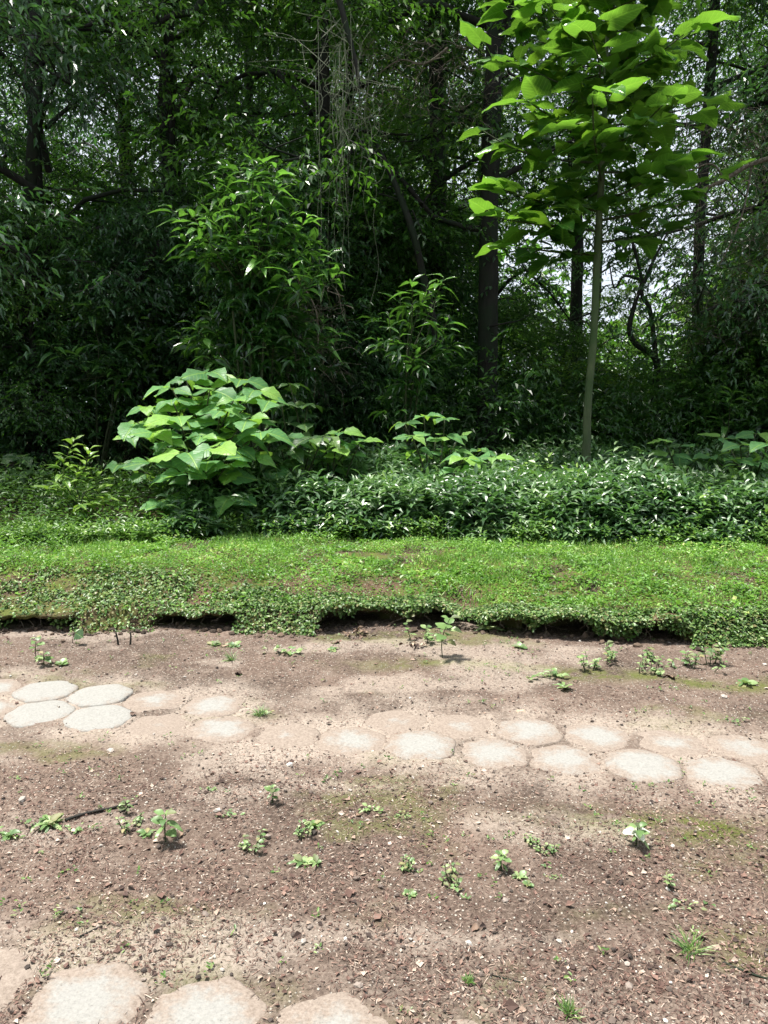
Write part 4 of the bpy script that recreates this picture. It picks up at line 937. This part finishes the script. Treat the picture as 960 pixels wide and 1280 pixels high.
# ------------------------------------------------------------------ road: litter, pebbles, small weeds
def road_pts(n, x0, x1, y0, y1, power=1.0):
    y = y0 + (y1 - y0) * R.random(n) ** power; x = R.uniform(-.60, .60, n) * (y + .15); return x, y
def litter_density(x, y):
    d = .36 + .64 * (1 - sstep(2.9, 3.35, y + (fbm(x * 2, y * 2, 2, 6) - .5) * .5)); 
    d = d * (.35 + .65 * sstep(.36, .55, fbm(x * 2.4, y * 2.4, 3, 61)))
    hd_ = hexdist(x, y); return d * (.35 + .65 * sstep(.6, 1.15, hd_))
lt = Cloud(); n = 110000
x, y = road_pts(n, -1.5, 1.5, 1.35, 5.2, 1.25); k = R.random(n) < litter_density(x, y); x, y = x[k], y[k]; n = len(x)
az = R.uniform(0, 6.28, n); el = R.normal(.05, .22, n); D = np.stack([np.cos(az) * np.cos(el), np.sin(az) * np.cos(el), np.sin(el)], -1)
L = R.gamma(3.0, .0042, n) + .004
lt.add(np.stack([x, y, road_h(x, y) + .0025], -1), D, np.stack([R.normal(0, .5, n), R.normal(0, .5, n), np.ones(n)], -1), L, R.uniform(.0012, .003, n), T_BLADE, R.random(n))
n = 26000; x, y = road_pts(n, -1.5, 1.5, 1.35, 5.3, 1.15); k = R.random(n) < litter_density(x, y) * .9 + .05; x, y = x[k], y[k]; n = len(x)
az = R.uniform(0, 6.28, n); D = np.stack([np.cos(az), np.sin(az), R.normal(.1, .25, n)], -1); L = R.gamma(3, .0030, n) + .003
lt.add(np.stack([x, y, road_h(x, y) + .003], -1), D, np.stack([R.normal(0, .4, n), R.normal(0, .4, n), np.ones(n)], -1), L, L * R.uniform(.4, .9, n), T_DIAM, R.random(n))
M_litter = plain('litter', [(0, (.025, .016, .013)), (.35, (.085, .045, .034)), (.7, (.17, .10, .078)), (.9, (.28, .20, .155)), (1, (.44, .37, .31))], .85)
tag(link('leaf_litter', lt.mesh('leaf_litter', [M_litter])), 'reddish brown needles and leaf crumbs strewn over the dirt', 'litter', None, 'stuff')
ico_v = []; t_ = (1 + 5 ** .5) / 2
for a, b_ in ((-1, t_), (1, t_), (-1, -t_), (1, -t_)): ico_v.append((a, b_, 0))
for a, b_ in ((-1, t_), (1, t_), (-1, -t_), (1, -t_)): ico_v.append((0, a, b_))
for a, b_ in ((-1, t_), (1, t_), (-1, -t_), (1, -t_)): ico_v.append((b_, 0, a))
ico_v = unit(np.array(ico_v, float))
dm = np.linalg.norm(ico_v[:, None] - ico_v[None], axis=-1); el_ = np.sort(np.unique(dm.round(4)))[1]
ico_f = []
for i in range(12):
    for j in range(i + 1, 12):
        for k in range(j + 1, 12):
            if abs(dm[i, j] - el_) < .01 and abs(dm[j, k] - el_) < .01 and abs(dm[i, k] - el_) < .01:
                nrm = np.cross(ico_v[j] - ico_v[i], ico_v[k] - ico_v[i]); ico_f.append((i, j, k) if nrm @ ico_v[i] > 0 else (i, k, j))
ico_f = np.array(ico_f)
def stones(n, x, y, r, rnd):
    A = R.normal(0, 1, (n, 3, 3)); Q = np.linalg.qr(A)[0]; sc = R.uniform(.6, 1.2, (n, 1, 3)); V = ico_v[None] * (1 + R.normal(0, .13, (n, 12, 1))) * sc
    V = np.einsum('nij,nkj->nki', Q, V) * r[:, None, None]; V[:, :, 2] *= .75
    V += np.stack([x, y, road_h(x, y) + r * .25], -1)[:, None]
    F = (ico_f[None] + (np.arange(n) * 12)[:, None, None]).reshape(-1, 3); return V.reshape(-1, 3), F, np.repeat(rnd, 12)
n = 5200; x, y = road_pts(n, -1.5, 1.5, 1.35, 5.3, 1.1); k = R.random(n) < .3 + .7 * litter_density(x, y); x, y = x[k], y[k]; n = len(x)
V, F, a = stones(n, x, y, R.gamma(2.5, .0013, n) + .0018, R.random(n))
M_stone = plain('pebble', [(0, (.03, .022, .018)), (.5, (.10, .075, .062)), (.85, (.22, .18, .155)), (1, (.50, .47, .43))], .85)
tag(link('pebbles', mesh_np('pebbles', V, F, M_stone, {'rnd': a}, False)), 'small grit and pebbles scattered on the dirt track', 'pebbles', None, 'stuff')
def one_stone(px, py, wpx, rnd, label, cat='stone', name='stone'):
    p = onz(px, py); r = wpx * p[1] / FPX * .5
    V, F, a = stones(1, np.array([p[0]]), np.array([p[1]]), np.array([r]), np.array([rnd])); c = np.array([p[0], p[1], float(road_h(p[0], p[1]))])
    tag(link(name, mesh_np(name, V - c, F, M_stone, {'rnd': a}, False), None, tuple(c)), label, cat)
for s in [(272, 1019, 11, .95, 'pale flat stone just right of the end of the long stick'), (586, 1181, 9, .97, 'round white pebble in the lower middle of the dirt'), (388, 1163, 10, .75, 'grey pebble in a small gravel group'),
          (404, 1150, 8, .65, 'grey pebble behind the gravel group'), (379, 1182, 9, .9, 'white pebble in front of the gravel group'), (448, 1234, 11, .85, 'pale pebble beside the near pavers'),
          (699, 1176, 10, .9, 'white pebble left of the dry grass tuft'), (28, 1003, 12, .9, 'pale stone behind the weeds at the left edge'), (362, 958, 9, .97, 'small white stone in front of the middle pavers'),
          (138, 940, 10, .9, 'white stone in front of the left pavers'), (905, 871, 9, .95, 'white stone behind the right pavers'), (470, 1147, 8, .8, 'pale pebble among the litter left of centre front')]: one_stone(*s)
for s in [(180, 1214, 8, .05, 'dark seed pod at the left edge of the second near paver'), (248, 1222, 8, .0, 'black seed pod lying on the second near paver'), (505, 1211, 9, .15, 'reddish brown seed pod right of the near pavers'),
          (421, 1164, 8, .05, 'dark seed pod beside the gravel group'), (767, 1189, 8, .05, 'dark seed pod left of the dry grass tuft'), (600, 931, 5, .0, 'tiny dark pod on the middle paver row'), (525, 961, 6, .1, 'small dark pod in front of the middle pavers')]:
    one_stone(*s, cat='seed pod', name='seed_pod')

n = 900; x = R.uniform(-4, 4, n); y = base_y(x) - np.abs(R.normal(.02, .07, n)) - .12 * slump(x); V, F, a = stones(n, x, y, R.gamma(2.2, .0045, n) + .003, R.random(n) * .45)
M_clod = plain('soil_clod', [(0, (.03, .02, .014)), (.45, (.11, .075, .052)), (1, (.2, .15, .11))], .95)
tag(link('soil_clods', mesh_np('soil_clods', V, F, M_clod, {'rnd': a}, False)), 'crumbs of soil fallen along the foot of the bank', 'soil', None, 'stuff')
mb = MB(); random.seed(3)
for i in range(60):
    x0 = random.uniform(-3.2, 3.2); yb = float(base_y(x0)); p0 = np.array([x0, yb - .05, float(rim_z(x0)) * random.uniform(.6, 1)]); l = random.uniform(.05, .16)
    pts = [p0 + np.array([rn(.01) + l * f * rn(.5), -.02 * f + rn(.006), -l * f * random.uniform(.5, 1)]) for f in (0, .35, .7, 1)]
    r_ = random.uniform(.001, .0028); mb.add(*tris(*tube(pts, [r_, r_, r_ * .7, r_ * .4], 3, 0, 0, 2)))
tag(link('roots', mb.mesh('roots', M_twig)), 'fine bare roots hanging from the bank edge', 'roots', None, 'stuff')

# ---- weeds growing in the dirt
def rz_(p): return float(road_h(np.array([p[0]]), np.array([p[1]]))[0])
def weed(kind, px, py, wpx, label, hpx=None, leaves=None, n=None, seed=0, z=None, depth=None):
    random.seed(int(px * 7 + py)); leaves = leaves or LF_seed
    p = onz(px, py, 0); 
    if depth is not None: p = at(px, py, depth)
    else: p[2] = rz_(p)
    s = p[1] / FPX; Wm = wpx * s; Hm = (hpx or wpx * .6) * s
    rt = thing('weed' if kind != 'tuft' else 'grass_tuft', label, 'weed' if kind != 'tuft' else 'grass', tuple(p))
    if kind == 'rosette':
        for k in range(n or 12):
            a = k * 2.4 + rn(.3); e = random.uniform(.05, .9); L = Wm * .46 * random.uniform(.45, 1.1)
            put_leaf(rt, leaves, (0, 0, .004), (math.cos(a), math.sin(a), e), (rn(.1), -.2 + rn(.1), 1), L)
    elif kind == 'seedling':
        ht = np.array([rn(.08) * Hm, 0, Hm]); part_tube(rt, 'stem', [np.zeros(3), ht * .5 + [rn(.04) * Hm, 0, 0], ht], [.0035, .003, .0015], M_stem, 4, 0, 3)
        m = n or 10
        for k in range(m):
            f = 1 - (k // 2) / (m / 2) * .72; a = (k % 2) * math.pi + (k // 2) * 1.4 + rn(.2); e = .5 - .5 * (k / m) + rn(.1)
            put_leaf(rt, leaves, ht * f, (math.cos(a), math.sin(a), e), (rn(.15), -.3, 1), Wm * .55 * random.uniform(.7, 1.1) * (.7 if k < 2 else 1))
    elif kind == 'clump':
        m = n or 6
        for j in range(m):
            bx = np.array([rn(.26) * Wm, rn(.3) * Wm, 0]); h = Hm * random.uniform(.4, 1); tp = bx + [rn(.1) * Wm, rn(.1) * Wm, h]
            part_tube(rt, 'stem', [bx, (bx + tp) / 2, tp], [.003, .0025, .0015], M_stem, 4, 0, 1)
            for k in range(6):
                a = k * 2.4 + rn(.3); put_leaf(rt, leaves, bx + (tp - bx) * (1 - k * .13), (math.cos(a), math.sin(a), random.uniform(-.1, .6)), (rn(.15), -.3, 1), Wm * .19 * random.uniform(.5, 1.3))
    elif kind == 'patch':
        for k in range(n or 18):
            q = (rn(.28) * Wm, rn(.10) * Wm, random.uniform(0, .25) * Hm); a = random.uniform(0, 6.28)
            put_leaf(rt, leaves, q, (math.cos(a), math.sin(a), random.uniform(0, .5)), (rn(.2), -.2, 1), Wm * .15 * random.uniform(.6, 1.3))
    elif kind == 'tuft':
        C = Cloud(); m = n or 40; a = R.uniform(0, 6.28, m); e = R.uniform(.15, 1.2, m)
        C.add(np.stack([R.normal(0, .08, m) * Wm, R.normal(0, .08, m) * Wm, np.zeros(m)], -1), np.stack([np.cos(a) * np.cos(e), np.sin(a) * np.cos(e), np.sin(e)], -1),
              np.tile([0, -.5, 1.0], (m, 1)), R.uniform(.4, .8, m) * Wm, np.full(m, .0035), T_BLADE)
        link('blades', C.mesh('blades', [M_bankleaf]), rt)
    return rt
W = [('rosette', 10, 1050, 34, 'pale low weed touching the left edge of the dirt'), ('patch', 40, 1038, 60, 'creeping weed patch left of the long stick'), ('rosette', 62, 1036, 40, 'bluish leaved rosette at the near end of the long stick'),
     ('patch', 95, 1038, 50, 'creeping pale weed in front of the long stick'), ('clump', 163, 1036, 34, 'small weed clump right of the long stick'), ('rosette', 184, 1046, 28, 'flat round leaved rosette between two weed clumps'),
     ('seedling', 207, 1056, 40, 'upright bright bushy weed right of the long stick', 40), ('seedling', 158, 1020, 18, 'tiny green shoot behind the long stick', 18), ('patch', 284, 1022, 40, 'pale flat weed beside the flat stone'),
     ('clump', 313, 1060, 34, 'bluish small weed left of the broken weed line'), ('seedling', 340, 1008, 20, 'small yellow green sprout behind the weed line', 24), ('rosette', 392, 1036, 34, 'dark green weed with one long leaf at the head of the weed line'),
     ('clump', 378, 1050, 30, 'yellowish weed in the middle of the weed line'), ('rosette', 378, 1078, 38, 'light green rosette at the foot of the weed line'), ('rosette', 396, 1082, 26, 'pale rosette right beside the larger light green one'),
     ('patch', 462, 1016, 44, 'low patch of tiny weeds behind the centre of the dirt'), ('patch', 500, 1022, 30, 'faint tiny weeds beside the low central patch'), ('clump', 508, 1090, 30, 'shaded tiny weed clump above the star shaped sprout'),
     ('rosette', 512, 1118, 28, 'bright star shaped green sprout in the lower centre', 16), ('clump', 562, 1108, 36, 'weed with one broad bluish leaf right of the star shaped sprout'), ('seedling', 627, 1088, 28, 'fresh green seedling right of centre in the dirt', 24),
     ('rosette', 648, 1098, 24, 'small rosette just right of the fresh seedling'), ('rosette', 660, 1110, 20, 'tiniest rosette in front of the fresh seedling'), ('clump', 686, 1066, 26, 'pale tiny weed clump in the right half of the dirt'),
     ('clump', 662, 1054, 24, 'grey green tiny weed clump left of another pale one'), ('patch', 694, 1096, 24, 'tiny yellowish weeds left of the low grassy weed'), ('seedling', 836, 1108, 16, 'small single sprout right of the white tipped weed', 18),
     ('patch', 856, 1130, 50, 'low grassy weed spreading at the right of the dirt'), ('tuft', 863, 1186, 54, 'half dry grass tuft at the lower right'), ('tuft', 325, 893, 26, 'little grass tuft beside the middle pair of pavers'),
     ('patch', 328, 890, 34, 'dark creeping weed round the little grass tuft'), ('tuft', 712, 1268, 40, 'pale grass tuft at the bottom edge'), ('tuft', 586, 1228, 20, 'thin dry grass tuft near the bottom centre'),
     ('patch', 265, 990, 26, 'faint weeds in front of the middle pair of pavers'), ('patch', 357, 820, 60, 'long low blue green weed patch near the bank at left centre'), ('tuft', 290, 826, 24, 'small grass tuft left of the long low weed patch'),
     ('rosette', 266, 810, 20, 'tiny rosette at the foot of the bank at left'), ('rosette', 292, 812, 22, 'dark small rosette at the foot of the bank at left'), ('rosette', 416, 816, 18, 'tiny yellowish rosette left of the dry leaf heap'),
     ('seedling', 553, 824, 34, 'tallest thin seedling standing before the bank hollow', 52), ('clump', 532, 806, 40, 'small green weeds beside the tallest seedling'), ('rosette', 612, 792, 46, 'pale long leaved rosette at the right side of the bank hollow'),
     ('rosette', 650, 812, 26, 'small yellow green weed in front of the bank right of the hollow'), ('clump', 738, 838, 36, 'bushy pale weed cluster right of the bank hollow'), ('clump', 758, 828, 34, 'second bushy weed cluster touching the first'),
     ('clump', 803, 840, 36, 'bushy weed with upright leaves near the pale fallen leaf'), ('patch', 690, 848, 60, 'loose dark weeds on the mossy line'), ('rosette', 704, 860, 30, 'yellow green rosette in front of the mossy line'),
     ('clump', 820, 830, 34, 'weed clump close under the bank at right'), ('clump', 888, 828, 44, 'leafy weed clump under the bank near the right edge'), ('clump', 862, 832, 40, 'larger dark weed clump leaning out from the bank'),
     ('rosette', 930, 856, 34, 'open rosette with one tall shoot near the right edge'), ('rosette', 916, 792, 34, 'pale leaved weed on the bank rim at the right edge'), ('seedling', 45, 824, 20, 'left faint seedling in front of the bank', 28),
     ('seedling', 55, 832, 24, 'second faint seedling in front of the bank', 14), ('rosette', 76, 832, 22, 'tiny seedling behind the left pavers'), ('patch', 918, 900, 30, 'dark scraps of weed on the right paver row')]
for q in W:
    weed(q[0], q[1], q[2], q[3], q[4], q[5] if len(q) > 5 else None)
wt = weed('seedling', 795, 1058, 34, 'weed with a whitish bleached tip in the right half of the dirt', 26)
M_white = leafmat('bleached_leaf', [(0, (.5, .52, .42)), (1, (.75, .76, .66))], (.6, .65, .45), .3, .6, .3, True)
LF_white = [leaf_shape('leaf', M_white, OVAL, 5, 1, .3, .4, .06, 0, .05, 4)]
for k in range(4): tag(put_leaf(wt, LF_white, (rn(.006), rn(.006), .045), (math.cos(k * 1.6), math.sin(k * 1.6), .4), (0, -.4, 1), .05), 'whitish bleached leaf')
sp = Cloud(); n = 800; x, y = road_pts(n, 0, 0, 1.6, 5.35, 1.0); k = R.random(n) < sstep(.42, .62, fbm(x * 1.7, y * 1.7, 3, 14)) * .8 + .12 + .5 * (y > 4.6); x, y = x[k], y[k]
k = hexdist(x, y) > .95; x, y = x[k], y[k]; n = len(x)
for j in range(6):
    a = R.uniform(0, 6.28, n); e = R.uniform(0, .9, n); L = R.uniform(.006, .018, n)
    sp.add(np.stack([x + R.normal(0, .008, n), y + R.normal(0, .008, n), road_h(x, y) + R.uniform(.002, .018, n)], -1), np.stack([np.cos(a), np.sin(a), e], -1), np.stack([R.normal(0, .3, n), R.normal(-.2, .3, n), np.ones(n)], -1), L, L * .5, T_OVAL)
tag(link('sprouts', sp.mesh('sprouts', [M_bankleaf])), 'tiny dull green sprouts dotted over the dirt', 'sprouts', None, 'stuff')
# the leaf-on-a-stem and the two cut stubs
p = onz(91, 808); p[2] = rz_(p); rt = thing('weed', 'lone stalk bearing one dark round leaf near the bank at left', 'weed', tuple(p)); h = np.array([.02, 0, .075])
part_tube(rt, 'stem', [np.zeros(3), h * .5 + [-.006, 0, 0], h], [.003, .0025, .002], M_bark, 4, 0, 3); put_leaf(rt, LF_bigd, h, (.6, -.5, -.1), (0, -.9, .6), .07, 1.4)
for px, lb in ((148, 'left one of two short dark cut stems'), (163, 'right one of two short dark cut stems')):
    p = onz(px, 810); p[2] = rz_(p); rt = thing('cut_stem', lb, 'stem', tuple(p)); h = np.array([-.012 if px < 155 else .006, 0, .085])
    part_tube(rt, 'stem', [np.zeros(3), h * .5 + [.002, 0, 0], h], [.008, .006, .005], M_bark, 6, .2, 3)
# sticks and dry leaves
def stick(pts, r, label):
    P_ = [onz(a, b_) for a, b_ in pts]; c = P_[0].copy(); c[2] = rz_(c)
    Q = [np.array([q[0], q[1], rz_(q) + r * .9]) - c for q in P_]
    mb = MB(); mb.add(*tris(*tube(Q, [r, r * .95, r * .8, r * .45][:len(Q)], 6, .25, pts[0][0], 4)))
    tag(link('stick', mb.mesh('stick', M_bark), None, tuple(c)), label, 'stick')
stick([(82, 1030), (110, 1020), (140, 1014), (162, 1008)], .0065, 'long dark stick lying behind the weeds at the left')
stick([(150, 1018), (162, 1012), (172, 1008)], .004, 'short twig touching the tip of the long stick')
stick([(905, 1200), (925, 1210), (945, 1218), (968, 1226)], .004, 'thin dark twig at the lower right edge')
stick([(100, 1176), (112, 1168), (128, 1160)], .003, 'thin curved twig in the litter at lower left')
stick([(600, 1213), (625, 1222), (650, 1228)], .0025, 'fine twig in the litter near the bottom right of centre')
stick([(835, 914), (848, 918), (862, 919)], .004, 'small dark twig lying on a right paver')
M_dry = plain('dry_leaf', [(0, (.04, .022, .016)), (.5, (.11, .065, .045)), (.8, (.22, .15, .10)), (1, (.42, .34, .26))], .7, False)
LF_dry = [leaf_shape('dry_leaf', M_dry, OVAL, 5, 2, f, d, .12, 0, .08, i, .012) for i, (f, d) in enumerate([(.8, .3), (-.5, -.3), (.3, .8)])]
def dry_leaf(px, py, wpx, label, z=0.0):
    p = onz(px, py); random.seed(px); o = put_leaf(None, LF_dry, (p[0], p[1], rz_(p) + .008 + z), (math.cos(px), math.sin(px), rn(.1)), (rn(.3), -.2, 1), wpx * p[1] / FPX, random.uniform(.9, 1.4), 'dry_leaf'); return tag(o, label, 'leaf')
for q in [(840, 844, 22, 'pale curled dry leaf lying on the mossy line'), (706, 862, 14, 'small pale dry leaf beside the yellow green rosette'), (646, 886, 18, 'purple brown dry leaf behind the paver row'), (285, 812, 14, 'pale dry leaf at the foot of the bank at left'),
          (5, 799, 16, 'pale dry leaf at the left edge below the bank'), (230, 1048, 12, 'small orange brown dry leaf beside the bushy weed'), (416, 808, 16, 'pale twisted dry leaf left of the dry leaf heap'), (600, 1162, 14, 'reddish dry leaf scrap in the lower centre'),
          (445, 1018, 12, 'little pale dry leaf behind the weed line'), (300, 838, 16, 'buff dry leaf behind the middle pavers'), (165, 895, 9, 'dark leaf scrap beside the left pavers'), (160, 868, 12, 'brown leaf scrap on the far left paver'), (80, 880, 14, 'dark curled leaf on the left pavers')]:
    dry_leaf(*q)
def heap(px, py, wpx, n, label):
    p = onz(px, py); p[2] = rz_(p); rt = thing('dry_leaf_heap', label, 'dry leaves', tuple(p)); random.seed(px); Wm = wpx * p[1] / FPX
    for k in range(n):
        a = random.uniform(0, 6.28); put_leaf(rt, LF_dry, (rn(.25) * Wm, rn(.2) * Wm, random.uniform(.005, .04)), (math.cos(a), math.sin(a), rn(.4)), (rn(.5), -.3, 1), Wm * random.uniform(.2, .4), .8, 'dry_leaf')
heap(515, 812, 26, 16, 'curled brown dry leaf heap left of the tallest seedling'); heap(450, 797, 30, 16, 'dark dry leaf heap against the foot of the bank'); heap(625, 1160, 18, 6, 'little heap of orange leaf scraps in the dirt')

# woodland added out of view behind the camera to block low sky light
C = thicket(520, (-26, 26), (-13, -7), lambda x, y: 9.5 + 2 * fbm(x * .3, y * .3, 2, 9), 1.3, .35, .5, 12, rc0=.4)
tag(link('added_shade_woods', C.mesh('added_shade_woods', [M_canopy])), 'unseen woodland added behind the camera to shade the scene', 'woods', None, 'stuff')
